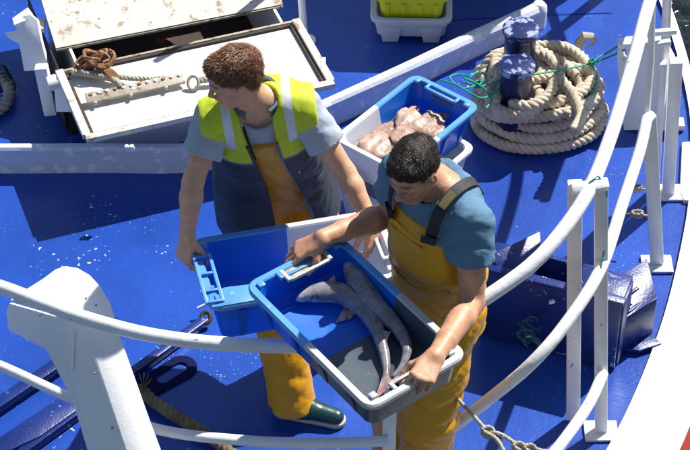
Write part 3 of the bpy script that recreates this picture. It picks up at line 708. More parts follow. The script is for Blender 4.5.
PL = catmull(low_pts, .04); mb = MB(); mb.tube(PL, .021, 12); mb.build('low_rail', M['rail'], rr)
def flat_post(a, b_, w_, t_, parent, foot=True, side=(1, .0, 0), nm='post'):
    q = MB(); q.bar(a, b_, w_, t_, side); q.build(nm, M['rail'], parent, bevel=.003)
    if foot:
        q = MB(); q.box((a.x, a.y, .008), .062, .05, .006); q.build('foot_plate', M['rail'], parent, bevel=.002)
flat_post(W(601, 430, .015), W(601, 180, 1.2), .046, .028, rr)
flat_post(W(573, 418, .015), W(575, 182, 1.185), .05, .03, rr, foot=False)
mb = MB(); mb.bar(W(570, 190, 1.19), W(608, 184, 1.195), .04, .05, (0, 1, .6)); mb.build('post_cap', M['rail'], rr, bevel=.01)
flat_post(W(657, 263, .015), W(649, 116, .76), .055, .02, rr)
# second pair near the bow
flat_post(W(668, 192, .012), W(676, 60, .80), .05, .04, rr)
flat_post(W(655, 188, .012), W(663, 62, .78), .03, .03, rr, foot=False)
mb = MB(); mb.tube([W(656, 135, .3), W(664, 80, .62), W(668, -20, 1.2)], .018, 10); mb.build('inner_brace', M['rail'], rr)
mb = MB(); mb.tube([W(646, 118, .75), W(651, 60, .95), W(652, 5, 1.22)], .014, 10); mb.build('thin_brace', M['rail'], rr)
for (a, b_, z) in (((640, 34), (676, 31), 1.0), ((646, 46), (670, 42), .9)):
    mb = MB(); mb.tube([W(a[0], a[1], z), W(b_[0], b_[1], z-.0)], .014, 8); mb.build('cross_bar', M['rail'], rr)
flat_post(V((1.40, 8.5, .01)), V((1.45, 8.45, 1.24)), .05, .03, rr); flat_post(V((1.17, 9.5, .01)), V((1.21, 9.5, 1.24)), .05, .03, rr)
# deck plate with fairlead hole
fp = thing('fairlead_plate', 'white upright steel plate with an oval hole, behind the right rail', 'plate')
pp = W(650, 135, .0); nn = V((-.25, -.9, .36)).normalized()
def FPp(x, y): return WP(x, y, pp, nn)
outer = [(619, 44), (624, 41), (650, 40), (662, 42), (672, 60), (676, 100), (676, 130), (624, 130), (617, 56)]
hole = [(624+3.0*math.cos(a), 54.5+6*math.sin(a)) for a in np.linspace(0, 2*math.pi, 12, endpoint=False)]
bm = bmesh.new()
ov = [bm.verts.new(FPp(*p)) for p in outer]; hv = [bm.verts.new(FPp(*p)) for p in hole]
es = [bm.edges.new((ov[i], ov[(i+1) % len(ov)])) for i in range(len(ov))]+[bm.edges.new((hv[i], hv[(i+1) % 12])) for i in range(12)]
bmesh.ops.triangle_fill(bm, use_beauty=True, edges=es)
# drop faces that fill the hole
hc = sum((v.co for v in hv), V((0, 0, 0)))/12
for f in [f for f in bm.faces if all(v in hv for v in f.verts)]: bm.faces.remove(f)
r_ = bmesh.ops.extrude_face_region(bm, geom=list(bm.faces))
for v in [x for x in r_['geom'] if isinstance(x, bmesh.types.BMVert)]: v.co += V((.02, .05, -.01))*.9
bmesh.ops.recalc_face_normals(bm, faces=bm.faces)
me = bpy.data.meshes.new('plate'); bm.to_mesh(me); bm.free(); me.materials.append(M['white']); o = bpy.data.objects.new('plate', me); C.objects.link(o); o.parent = fp
mb = MB(); mb.bar(FPp(618, 43), FPp(662, 40), .05, .02, (0, 1, 0)); mb.build('top_flange', M['white'], fp, bevel=.004)
mb = MB(); mb.box(W(677, 124, .02), .03, .03, .015); mb.build('foot', M['white'], fp, bevel=.004)
# small bulwark plate at right edge
mb = MB(); mb.prism([W(682, 142, .02), W(700, 140, .02), W(706, 201, .02), W(684, 200, .02), W(680, 190, .02)], (0, 0, 1), .03)
tag(mb.build('edge_plate', M['hullwhite'], bevel=.004), 'small white plate on the deck edge at the far right', 'plate')
# thin turquoise string on the post
g2 = MB(); g2.tube(catmull([W(572, 214, 1.0), W(590, 182, 1.22), W(598, 176, 1.23), (W(606, 186, 1.2)), W(607, 215, 1.03), W(604, 250, .9), W(601, 268, .86)], .03), .0035, 6)
tag(g2.build('turquoise_string', M['green']), 'thin turquoise string looped over the top of the right rail post', 'string')
for i, (x, y) in enumerate(((637, 214), (636, 188))):
    k_ = MB()
    for q in range(6):
        a = random.uniform(0, 6.28); c_ = W(x, y, .25); k_.tube([c_+V((math.cos(a+t)*.022, math.sin(a+t)*.012, .012*math.sin(2*t))) for t in np.linspace(0, 5, 9)], .005, 6)
    k_.tube([W(x-10, y, .2), W(x, y, .25), W(x+18, y+3, .25)], .005, 6)
    tag(k_.build('cord_knot', M['ropeg']), ('grey cord knotted round the leaning rail post low down', 'grey cord knot just above the lower knot on the leaning post')[i], 'knot')
# gate rope with knots at bottom
gr = rope_mesh([W(455, 396, .62), W(470, 412, .60), W(488, 432, .57)], .0075, .03, .006)
rope_mesh([W(488, 431, .57), W(502, 435, .57), W(518, 445, .56), W(530, 448, .55), W(548, 452, .55)], .008, .03, .006, mb=gr)
rope_mesh([W(488, 433, .57), W(498, 441, .56), W(506, 456, .55), W(512, 470, .54)], .008, .03, .006, mb=gr)
for (x, y) in ((488, 432), (519, 448), (530, 450)):
    for q in range(3):
        a = q*1.9; c_ = W(x, y, .57); rope_mesh([c_+V((math.cos(a+t)*.020, math.sin(a+t)*.012, .014*math.sin(t+q))) for t in np.linspace(0, 6.0, 9)], .007, .03, .006, mb=gr)
tag(gr.build('gate_rope', M['ropeg'], angle=180), 'thin cream rope with knots stretched from behind the man at the bottom', 'rope')

# ---------------------------------------------------------------- leaning white davit at lower left
dv = thing('leaning_fairlead_post', 'massive white steel post with rounded head leaning outboard at lower left', 'post')
dn = V((.3, -.55, .78)).normalized(); dp = V((-.945, 5.36, 1.0))
head = [(44, 278), (56, 269), (66, 266), (78, 268), (90, 275), (101, 287), (110, 302), (116, 320), (121, 338), (150, 420), (162, 452), (172, 480), (136, 480), (84, 325), (70, 318), (10, 300), (22, 292)]
b_ = MB(); b_.prism([WP(x, y, dp, dn) for x, y in head], dn, .018); b_.build('front_plate', M['white'], dv, bevel=.004)
d2 = V((-.42, -.72, .20)); ax = WP(84, 325, dp, dn); bx_ = WP(136, 480, dp, dn)
u_ = (bx_-ax).normalized(); d2 = (d2-u_*d2.dot(u_)).normalized()
b_ = MB(); b_.prism([WP(x, y, ax, d2) for x, y in [(84, 326), (136, 480), (96, 480), (72, 400), (46, 350), (8, 330), (6, 312), (9, 303), (68, 320)]], d2, .016); b_.build('side_plate', M['white'], dv, bevel=.004)
b_ = MB(); q0 = WP(104, 318, dp, dn); q1 = WP(168, 480, dp, dn)
b_.bar(ax-dn*.12+u_*.1, bx_-dn*.12, .16, .02, (1, .2, 0)); b_.build('back_plate', M['white'], dv, bevel=.003)
b_ = MB(); b_.tube([WP(75, 330, ax, d2)+d2*.004, WP(73, 370, ax, d2)+d2*.004], .005, 8); b_.build('weld_bead', M['hullwhite'], dv)
bb = (bx_+q1)/2
b_ = MB(); b_.bar(bb-dn*.06, V((bb.x+.02, bb.y+.02, .0)), .17, .14, (1, 0, 0)); b_.build('base_column', M['white'], dv, bevel=.004)
for (x, y) in ((86, 298), (96, 305)):
    b_ = MB(); c_ = WP(x, y, dp, dn); b_.lathe(c_-V((0, 0, .001)), [(.0035, 0), (.003, .003)], 8); b_.build('rust_pit', M['rust'], dv)
for y in (373, 428):
    b_ = MB(); c_ = WP(96+(y-373)*.3, y, ax, d2)+d2*.003; b_.lathe(c_, [(.005, 0), (.004, .004)], 8); b_.build('bolt_head', M['grime'], dv)

# ---------------------------------------------------------------- blue anchor-like gear lying on the deck
an = thing('stowed_anchor', 'blue steel anchor stowed on deck behind the right rail, flukes either side', 'anchor')
cz = .36
bxp = [W(487, 262, cz), W(568, 273, cz), W(622, 300, cz), W(612, 330, cz), W(480, 318, cz)]
def slab(name, pts, zt, zb, m_=None, bevel=.004):
    q = MB(); q.prism([V((p.x, p.y, zt)) for p in pts], (0, 0, 1), zt-zb); return q.build(name, m_ or M['blue'], an, bevel=bevel)
c_l, c_r = W(484, 268, cz), W(622, 303, cz)
ax_ = (c_r-c_l).normalized(); ay_ = V((-ax_.y, ax_.x, 0))
# crown box: top opening
def K(a, b_, z): return V((c_l.x, c_l.y, 0))+ax_*a+ay_*b_+V((0, 0, z))
LB = (c_r-c_l).length
q = MB(); q.bar(K(0, 0, .19), K(LB, 0, .19), .34, .02, (0, 0, 1)); q.build('front_plate', M['blue'], an, bevel=.003)
q = MB(); q.bar(K(-.01, .0, .368), K(LB+.01, .0, .368), .04, .016, (0, 1, 0)); q.build('front_lip', M['blue'], an, bevel=.004)
q = MB(); q.bar(K(.0, .15, .19), K(LB, .15, .19), .34, .02, (0, 0, 1)); q.build('back_plate', M['blue'], an, bevel=.003)
q = MB(); q.bar(K(.0, .075, .04), K(LB, .075, .04), .12, .02, (0, 1, 0)); q.build('bottom_plate', M['hold'], an, bevel=.003)
for a in (.0, .17, .33, LB): q = MB(); q.bar(K(a, .012, .19), K(a, .138, .19), .33, .016, (0, 0, 1)); q.build('web', M['blue'], an, bevel=.002)
q = MB(); q.bar(K(0, .08, .36), K(.16, .08, .36), .14, .012, (0, 1, 0)); q.bar(K(.32, .08, .36), K(LB, .08, .36), .14, .012, (0, 1, 0)); q.build('top_plate', M['blue'], an, bevel=.003)
# left fluke (triangular) and right fluke with ribs
q = MB(); fl = [W(487, 256, .40), W(540, 231, .40), W(541, 250, .38), W(534, 268, .37), W(500, 268, .37)]; q.prism(fl, (0, -.1, 1), .018); q.build('fluke', M['blue'], an, bevel=.003)
q = MB(); q.prism([fl[1], fl[2], V((fl[2].x, fl[2].y, .1)), V((fl[1].x, fl[1].y, .1))], (1, -.2, 0), .012); q.build('fluke_web', M['blue'], an, bevel=.002)
fr_ = [W(600, 288, .26), W(647, 258, .26), W(657, 298, .22), W(622, 321, .20), W(604, 318, .25)]
q = MB(); q.prism(fr_, (0, -.2, 1), .02); q.build('fluke', M['blue'], an, bevel=.003)
q = MB(); q.prism([fr_[2], fr_[3], V((fr_[3].x, fr_[3].y, .02)), V((fr_[2].x, fr_[2].y, .02))], (.3, -1, 0), .012); q.build('fluke_web', M['blue'], an, bevel=.002)
for k, (a, b_) in enumerate((((610, 289), (631, 275)), ((622, 299), (638, 288)), ((628, 312), (645, 300)), ((611, 290), (632, 306)))):
    q = MB(); q.tube([W(a[0], a[1], .232-.02*(k > 1)), W(b_[0], b_[1], .232-.02*(k > 1))], .007, 8); q.build('fluke_rib', M['navyside'], an)
q = MB(); q.bar(W(549, 303, .30), W(555, 301, .305), .014, .01, (0, 0, 1)); q.build('latch', M['chip'], an, bevel=.003)
q = MB(); q.prism([W(626, 332, .03), W(645, 330, .03), W(662, 343, .03), W(640, 350, .03), W(618, 348, .03)], (0, 0, 1), .02); q.build('foot_plate', M['blue'], an, bevel=.003)
g3 = MB()
for k in range(9):
    c_ = W(528+random.uniform(-7, 9), 330+random.uniform(-12, 10), .18); a = random.uniform(0, 6.28)
    g3.tube([c_+V((math.cos(a+t)*.03, -.02, math.sin(a*.7+t)*.03)) for t in np.linspace(0, 3.5, 8)], .004, 6)
tag(g3.build('green_cord_tangle', M['green2']), 'tangle of dark green cord hanging on the front of the blue anchor', 'cord')
mb = MB(); mb.prism([W(486, 322, .05), W(494, 318, .05), W(506, 320, .05), W(508, 327, .05), W(490, 329, .05)], (0, 0, 1), .03); tag(mb.build('chafing_pad', M['chip'], bevel=.005), 'small worn pale pad on deck in the shade of the blue anchor', 'pad')

# ---------------------------------------------------------------- blue bars on the deck, left
bar1 = thing('deck_bar', 'dark blue steel bar lying diagonally between white leaning post and blue box', 'bar')
a, b_ = W(206, 320, .025), W(20, 455, .025)
mb = MB(); mb.bar(a, b_, .035, .035, (0, 0, 1)); mb.build('shank', M['blue'], bar1, bevel=.004)
mb = MB(); mb.tube([a+V((.018*math.cos(t), .022*math.sin(t), .012+.01*math.sin(t))) for t in np.linspace(0, 6.28, 14)], .009, 8); mb.build('shackle', M['hold'], bar1)
mb = MB(); mb.tube([a+V((-.035, .045, .02)), a+V((-.005, .055, .03))], .006, 8); mb.build('shackle_pin', M['chip'], bar1)
bar2 = thing('deck_bar', 'second blue steel bar on deck at the lower left, half hidden by the white post', 'bar')
mb = MB(); mb.bar(W(120, 322, .04), W(-30, 424, .04), .03, .05, (0, 0, 1)); mb.build('shank', M['blue'], bar2, bevel=.004)
pt_ = [W(76, 386, .05), W(96, 396, .05), W(40, 436, .05), W(6, 452, .05), W(-14, 446, .05)]
pl = MB(); pl.prism(pt_, (0, 0, 1), .035); tag(pl.build('deck_shoe', M['blue'], bevel=.004), 'scuffed blue steel shoe plate on deck at the bottom left corner', 'plate')
# shadow with an oval slot, painted on as a thin flat plate
lu = thing('slotted_shadow', 'thin dark plate painted as a slotted shadow, right of the white leaning post', 'slot_shadow')
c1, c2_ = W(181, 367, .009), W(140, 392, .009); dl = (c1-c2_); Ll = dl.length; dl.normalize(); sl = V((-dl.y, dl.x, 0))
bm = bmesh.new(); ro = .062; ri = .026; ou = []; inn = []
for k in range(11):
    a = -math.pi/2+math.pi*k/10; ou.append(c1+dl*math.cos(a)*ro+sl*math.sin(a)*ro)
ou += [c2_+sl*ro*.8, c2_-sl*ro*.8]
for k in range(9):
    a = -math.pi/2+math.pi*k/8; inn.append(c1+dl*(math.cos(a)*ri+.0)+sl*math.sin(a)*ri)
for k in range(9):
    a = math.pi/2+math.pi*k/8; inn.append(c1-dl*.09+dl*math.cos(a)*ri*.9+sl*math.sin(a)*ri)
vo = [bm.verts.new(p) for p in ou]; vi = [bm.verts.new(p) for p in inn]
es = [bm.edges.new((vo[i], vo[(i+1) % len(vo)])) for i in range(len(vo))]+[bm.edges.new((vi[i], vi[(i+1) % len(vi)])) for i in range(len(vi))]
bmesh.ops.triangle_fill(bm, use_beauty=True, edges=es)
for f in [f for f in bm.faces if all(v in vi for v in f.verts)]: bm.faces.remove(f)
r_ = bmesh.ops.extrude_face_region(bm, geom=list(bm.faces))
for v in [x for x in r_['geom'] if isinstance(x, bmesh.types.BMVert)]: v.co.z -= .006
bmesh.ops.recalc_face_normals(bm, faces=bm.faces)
me = bpy.data.meshes.new('shadow_plate'); bm.to_mesh(me); bm.free(); me.materials.append(M['slot_shadow']); o = bpy.data.objects.new('shadow_plate', me); C.objects.link(o); o.parent = lu
# mossy rope on deck behind post
tag(rope_mesh([W(140, 388, .03), W(152, 400, .035), W(172, 414, .035), W(196, 428, .035), W(222, 446, .03), W(250, 470, .03)], .024, .08).build('mossy_rope', M['ropem'], angle=180),
    'weathered brown and green rope on deck between white post and standing boot', 'rope')
fr2 = MB()
for k in range(14):
    c_ = W(143, 388, .05); a = random.uniform(0, 6.28); fr2.tube([c_, c_+V((math.cos(a)*.02, math.sin(a)*.02, .03)), c_+V((math.cos(a)*.035, math.sin(a)*.03, .05))], .002, 4)
tag(fr2.build('frayed_end', M['ropem']), 'frayed tuft sticking up at the end of the mossy rope', 'rope')
# ================================================================= PEOPLE
class Field:
    """distance field on a grid, turned into one continuous surface"""
    def __init__(s, lo, hi, h, zs=None):
        s.h = h
        s.ax = [np.arange(lo[i], hi[i], h, dtype=np.float32) for i in range(3)]
        if zs is not None: s.ax[2] = np.array(zs, dtype=np.float32)
        s.D = np.full([len(a) for a in s.ax], .5, dtype=np.float32)
    def reg(s, lo, hi):
        sl = []
        for i in range(3):
            a = s.ax[i]; i0 = int(np.searchsorted(a, lo[i])); i1 = int(np.searchsorted(a, hi[i])); sl.append(slice(max(0, i0-1), min(len(a), i1+1)))
        X = s.ax[0][sl[0]][:, None, None]; Y = s.ax[1][sl[1]][None, :, None]; Z = s.ax[2][sl[2]][None, None, :]
        return tuple(sl), X, Y, Z
    def put(s, sl, d, k, mode):
        if d.size == 0: return
        o = s.D[sl]
        if mode == 'sub': d = -d
        if mode == 'add':
            hh = np.clip(.5+.5*(o-d)/k, 0, 1); s.D[sl] = o*(1-hh)+d*hh-k*hh*(1-hh)
        else:
            hh = np.clip(.5-.5*(o-d)/k, 0, 1); s.D[sl] = o*(1-hh)+d*hh+k*hh*(1-hh)
    def cone(s, a, b, ra, rb, k=.015, mode='add', flat=None):
        """tapered limb; flat=(axis, factor) squashes it along an axis"""
        a, b = npv(a), npv(b); r = max(ra, rb)*(flat[1] if flat and flat[1] > 1 else 1)
        m = r+k+4*s.h; lo = np.minimum(a, b)-m; hi = np.maximum(a, b)+m
        sl, X, Y, Z = s.reg(lo, hi)
        ab = b-a; L2 = float(ab@ab)+1e-12
        px, py, pz = X-a[0], Y-a[1], Z-a[2]
        t = np.clip((px*ab[0]+py*ab[1]+pz*ab[2])/L2, 0, 1)
        qx, qy, qz = px-t*ab[0], py-t*ab[1], pz-t*ab[2]
        if flat:
            n = npv(flat[0]); n = n/np.linalg.norm(n); dn_ = qx*n[0]+qy*n[1]+qz*n[2]; f = 1/flat[1]-1
            qx, qy, qz = qx+dn_*f*n[0], qy+dn_*f*n[1], qz+dn_*f*n[2]
        d = np.sqrt(qx*qx+qy*qy+qz*qz)-(ra+(rb-ra)*t)
        if flat and flat[1] < 1: d = d*flat[1]**.5
        s.put(sl, d, k, mode)
    def chain(s, pts, rs, k=.015, **kw):
        for i in range(len(pts)-1): s.cone(pts[i], pts[i+1], rs[i], rs[i+1], k, **kw)
    def ell(s, c, Rm, r, k=.015, mode='add'):
        c = npv(c); m = max(r)+k+4*s.h; sl, X, Y, Z = s.reg(c-m, c+m); A = np.array(Rm, dtype=np.float32)
        px, py, pz = X-c[0], Y-c[1], Z-c[2]
        u = (px*A[0, 0]+py*A[0, 1]+pz*A[0, 2]); v = (px*A[1, 0]+py*A[1, 1]+pz*A[1, 2]); w_ = (px*A[2, 0]+py*A[2, 1]+pz*A[2, 2])
        k0 = np.sqrt((u/r[0])**2+(v/r[1])**2+(w_/r[2])**2); k1 = np.sqrt((u/r[0]**2)**2+(v/r[1]**2)**2+(w_/r[2]**2)**2)
        s.put(sl, k0*(k0-1)/np.maximum(k1, 1e-5), k, mode)
    def loft(s, o, Rm, prof, k=.02, mode='add', p=2.4, grow=0., wr=None):
        """prof rows: (height, half width, half depth, shift sideways, shift forward)"""
        A = np.array(Rm, dtype=np.float32); o = npv(o); pr = np.array(prof, dtype=np.float32)
        m = float(max(pr[:, 1].max(), pr[:, 2].max()))+grow+k+4*s.h+.1
        e0 = o+A[2]*pr[0, 0]; e1 = o+A[2]*pr[-1, 0]
        sl, X, Y, Z = s.reg(np.minimum(e0, e1)-m, np.maximum(e0, e1)+m)
        px, py, pz = X-o[0], Y-o[1], Z-o[2]
        w_ = px*A[2, 0]+py*A[2, 1]+pz*A[2, 2]
        a = np.interp(w_, pr[:, 0], pr[:, 1]).astype(np.float32)+grow; b = np.interp(w_, pr[:, 0], pr[:, 2]).astype(np.float32)+grow
        u = px*A[0, 0]+py*A[0, 1]+pz*A[0, 2]-np.interp(w_, pr[:, 0], pr[:, 3]).astype(np.float32)
        v = px*A[1, 0]+py*A[1, 1]+pz*A[1, 2]-np.interp(w_, pr[:, 0], pr[:, 4]).astype(np.float32)
        g = (np.abs(u/a)**p+np.abs(v/b)**p)**(1/p)
        rr_ = np.sqrt(u*u+v*v)+1e-6
        d = rr_*(1-1/np.maximum(g, 1e-3))
        d = np.maximum(d, np.maximum(pr[0, 0]-w_, w_-pr[-1, 0]))
        s.put(sl, d.astype(np.float32), k, mode)
    def plane(s, p, n, k=.004):
        """cut everything on the side n points to"""
        p, n = npv(p), npv(n); n = n/np.linalg.norm(n)
        X = s.ax[0][:, None, None]; Y = s.ax[1][None, :, None]; Z = s.ax[2][None, None, :]
        d = (X-p[0])*n[0]+(Y-p[1])*n[1]+(Z-p[2])*n[2]
        s.D = np.maximum(s.D, d)
    def local(s, o, Rm):
        A = np.array(Rm, dtype=np.float32); o = npv(o)
        X = s.ax[0][:, None, None]-o[0]; Y = s.ax[1][None, :, None]-o[1]; Z = s.ax[2][None, None, :]-o[2]
        return [X*A[i, 0]+Y*A[i, 1]+Z*A[i, 2] for i in range(3)]
    def wrinkle(s, amp, fr, seed, stretch=(1, 1, 1), band=.05, ridge=True):
        rg = np.random.RandomState(seed); X = s.ax[0][:, None, None]; Y = s.ax[1][None, :, None]; Z = s.ax[2][None, None, :]
        F = np.zeros_like(s.D)
        wx = .018*np.sin(X*19+Z*23+seed)+.012*np.sin(Y*31-Z*17); wz = .02*np.sin(X*21+Y*17+seed*2)
        for q in range(5):
            v = rg.randn(3); v /= np.linalg.norm(v); v = v*np.array(stretch)*fr*(.6+.35*q)
            sn = np.sin((X+wx)*v[0]+Y*v[1]+(Z+wz)*v[2]+rg.rand()*6.28)
            if ridge: sn = 1-1.9*np.sqrt(np.sqrt(sn*sn+.004))
            F += (sn/(1+.35*q)).astype(np.float32)
        s.D += amp*F*.6
    def folds(s, c, ax_, rad, amp, n, seed):
        """compression folds round a limb at c along ax_"""
        c = npv(c); ax_ = npv(ax_)/np.linalg.norm(npv(ax_)); sl, X, Y, Z = s.reg(c-rad*1.5, c+rad*1.5)
        px, py, pz = X-c[0], Y-c[1], Z-c[2]; t = px*ax_[0]+py*ax_[1]+pz*ax_[2]
        r2 = (px*px+py*py+pz*pz)/rad**2
        sn = np.sin(.5*(t*n+1.7*np.sin(px*22+seed)+1.3*np.sin(py*25+seed*2)+.9*np.sin(pz*9))); s.D[sl] += (amp*1.25*np.exp(-r2*1.6)*(1-2.1*np.sqrt(np.sqrt(sn*sn+.002)))).astype(np.float32)
    def surf(s):
        D = s.D; S = D < 0
        nx, ny, nz = D.shape
        c = np.zeros((nx-1, ny-1, nz-1), dtype=np.int8)
        for i in (0, 1):
            for j in (0, 1):
                for k in (0, 1): c += S[i:nx-1+i, j:ny-1+j, k:nz-1+k]
        act = (c > 0) & (c < 8); I, J, K_ = np.nonzero(act); n = len(I)
        idx = np.full(act.shape, -1, dtype=np.int32); idx[I, J, K_] = np.arange(n)
        acc = np.zeros((n, 3), dtype=np.float32); cnt = np.zeros(n, dtype=np.float32)
        cor = [(i, j, k) for i in (0, 1) for j in (0, 1) for k in (0, 1)]
        for a in cor:
            for d in range(3):
                if a[d]: continue
                b = list(a); b[d] = 1
                da = D[I+a[0], J+a[1], K_+a[2]]; db = D[I+b[0], J+b[1], K_+b[2]]; m = (da < 0) != (db < 0)
                t = np.where(m, da/np.where(m, da-db, 1), 0)
                p = np.zeros((n, 3), dtype=np.float32); p[:, 0] = a[0]; p[:, 1] = a[1]; p[:, 2] = a[2]; p[:, d] += t
                acc[m] += p[m]; cnt[m] += 1
        acc /= cnt[:, None]; P = np.empty((n, 3), dtype=np.float32)
        for d, q in enumerate((I, J, K_)):
            A = s.ax[d]; P[:, d] = A[q]+acc[:, d]*(A[np.minimum(q+1, len(A)-1)]-A[q])
        quads = []
        for d in range(3):
            sa = [slice(None)]*3; sb = [slice(None)]*3; sa[d] = slice(0, -1); sb[d] = slice(1, None)
            e = S[tuple(sa)] != S[tuple(sb)]; o1, o2 = [(1, 2), (2, 0), (0, 1)][d]
            E = np.array(np.nonzero(e)); inside = S[tuple(sa)][tuple(E)]
            ok = (E[o1] > 0) & (E[o2] > 0) & (E[o1] < D.shape[o1]-1) & (E[o2] < D.shape[o2]-1); E = E[:, ok]; inside = inside[ok]
            def at(q1, q2):
                F_ = E.copy(); F_[o1] -= q1; F_[o2] -= q2; return idx[F_[0], F_[1], F_[2]]
            q = np.stack([at(1, 1), at(0, 1), at(0, 0), at(1, 0)], 1); q[~inside] = q[~inside][:, ::-1]; quads.append(q)
        Q_ = np.concatenate(quads); Q_ = Q_[(Q_ >= 0).all(1)]
        # light smoothing
        for _ in range(1):
            nb = np.zeros_like(P); c_ = np.zeros(len(P), dtype=np.float32)
            for a, b in ((0, 1), (1, 2), (2, 3), (3, 0)):
                np.add.at(nb, Q_[:, a], P[Q_[:, b]]); np.add.at(nb, Q_[:, b], P[Q_[:, a]])
                np.add.at(c_, Q_[:, a], 1); np.add.at(c_, Q_[:, b], 1)
            P = P*.5+nb/np.maximum(c_, 1)[:, None]*.5
        return P, Q_
def submesh(P, Q_, mask):
    f = Q_[mask]; u, inv = np.unique(f.ravel(), return_inverse=True); return P[u], inv.reshape(f.shape).astype(np.int32)
def rows(l, f, u): return np.array([l, f, u], dtype=np.float32)
def frame(lat, fwd):
    l = V(lat).normalized(); f = V(fwd); f = (f-l*f.dot(l)).normalized(); u = f.cross(l)*-1
    if l.cross(f).dot(u) < 0: pass
    return l, f, u

def hand(S, wrist, d, n, l, curls, thumb, sc=1.0, spread=.05, grow=0, ang=None):
    """d towards the knuckles, n out of the back of the hand, l towards the thumb"""
    wrist, d = V(wrist), V(d).normalized(); n = V(n); n = (n-d*n.dot(d)).normalized(); l0 = d.cross(n); l_ = l0 if l0.dot(V(l)) > 0 else -l0
    offs = [.030, .010, -.010, -.028]; kn = [.088, .092, .088, .078]
    for o_, k_ in zip(offs, kn):
        S.cone(wrist+l_*o_*.45*sc+d*.004, wrist+d*k_*sc+l_*o_*sc-n*.002, .0165*sc, .0118*sc, .012, flat=(n, .82))
    S.cone(wrist+l_*.012, wrist+d*.045*sc+l_*.026*sc-n*.008, .016*sc, .014*sc, .014)
    lens = [(.040, .025, .020), (.045, .028, .021), (.041, .026, .020), (.032, .020, .017)]
    rad = [.0081, .0084, .0080, .0070]; tips = []
    for i in range(4):
        p = wrist+d*kn[i]*sc+l_*offs[i]*sc-n*.002; a = 0; sp = (ang or [spread, spread*.3, -spread*.3, -spread])[i]
        dd0 = (d+l_*sp*3).normalized(); nn0 = (n-dd0*n.dot(dd0)).normalized()
        for j in range(3):
            a += curls[i][j]; dd = dd0*math.cos(a)-nn0*math.sin(a); q = p+dd*lens[i][j]*sc
            S.cone(p, q, (rad[i]-.0006*j+.0004)*sc, (rad[i]-.0006*(j+1)+(.0005 if j < 2 else -.0006))*sc, .004); p = q
        tips.append(p)
    p = wrist+d*.025*sc+l_*.026*sc-n*.010*sc; r_ = .0135*sc
    for j, (vd, ll) in enumerate(zip(thumb, (.036, .032, .026))):
        dd = (d*vd[0]+l_*vd[1]-n*vd[2]).normalized(); q = p+dd*ll*sc; S.cone(p, q, r_, r_*.86, .009 if j == 0 else .004); p = q; r_ *= .86
    return tips

class Scaled:
    def __init__(s, S, k): s.S, s.q = S, k
    def cone(s, a, b, ra, rb, k=.015, **kw): s.S.cone(a, b, ra*s.q, rb*s.q, k*s.q, **kw)
    def ell(s, c, Rm, r, k=.015, mode='add'): s.S.ell(c, Rm, tuple(x*s.q for x in r), k*s.q, mode)
def head_shape(S, o, Rm, neck_base, wide=1.0, nose=1.0, sc=.90):
    S = Scaled(S, sc)
    A = np.array(Rm, dtype=np.float32); l, f, u = V(A[0]), V(A[1]), V(A[2]); o = V(o)
    def P(x, y, z): return o+(l*x+f*y+u*z)*sc
    def E(c, r, k, mode='add', rot=None):
        S.ell(P(*c), A, r, k, mode)
    S.cone(P(0, -.022, -.045), neck_base, .054, .062, .03)
    S.cone(P(0, -.012, -.075), V(neck_base)+f*.01, .048, .058, .03)
    E((0, -.014, .034), (.0745*wide, .096, .078), .02)
    E((0, .030, .0), (.064*wide, .060, .082), .03)
    E((0, .034, -.066), (.050*wide, .050, .042), .03)
    for q in (-1, 1):
        S.cone(P(q*.052, .0, -.05), P(q*.028, .062, -.092), .017, .016, .025)
        E((q*.044, .056, -.028), (.020, .018, .018), .02)
    E((0, .072, -.096), (.020, .017, .015), .016)
    S.cone(P(-.036, .076, .020), P(-.008, .086, .016), .009, .009, .012); S.cone(P(.036, .076, .020), P(.008, .086, .016), .009, .009, .012)
    for q in (-1, 1):
        E((q*.031, .096, -.002), (.015, .012, .009), .010, 'sub')
        E((q*.031, .072, -.003), (.0145, .0135, .0125), .004)
        S.cone(P(q*.043, .078, -.006), P(q*.020, .086, -.007), .0035, .003, .004)
    S.cone(P(0, .082, .012), P(0, .1105*nose, -.030), .0095, .0098, .010)
    for q in (-1, 1): E((q*.0115, .100*nose, -.036), (.0075, .009, .007), .006)
    E((0, .089, -.056), (.020, .011, .008), .012)
    S.cone(P(-.018, .088, -.063), P(0, .0955, -.0605), .0042, .0052, .004); S.cone(P(.018, .088, -.063), P(0, .0955, -.0605), .0042, .0052, .004)
    S.cone(P(-.014, .089, -.073), P(.014, .089, -.073), .0055, .0055, .004)
    S.cone(P(-.022, .094, -.0675), P(.022, .094, -.0675), .0022, .0022, .003, mode='sub')
    for q in (-1, 1):
        c = P(q*.0765*wide, -.008, -.012)
        S.ell(c, np.array([A[0], A[1]*.96+A[2]*-.25, A[2]*.96+A[1]*-.25]), (.009, .019, .032), .006)
        S.ell(c+l*q*.009+f*.002+u*.003, A, (.006, .010, .018), .004, 'sub')
        S.cone(P(q*.0725*wide, -.002, -.035), P(q*.0765*wide, -.004, -.040), .007, .006, .005)
    return P
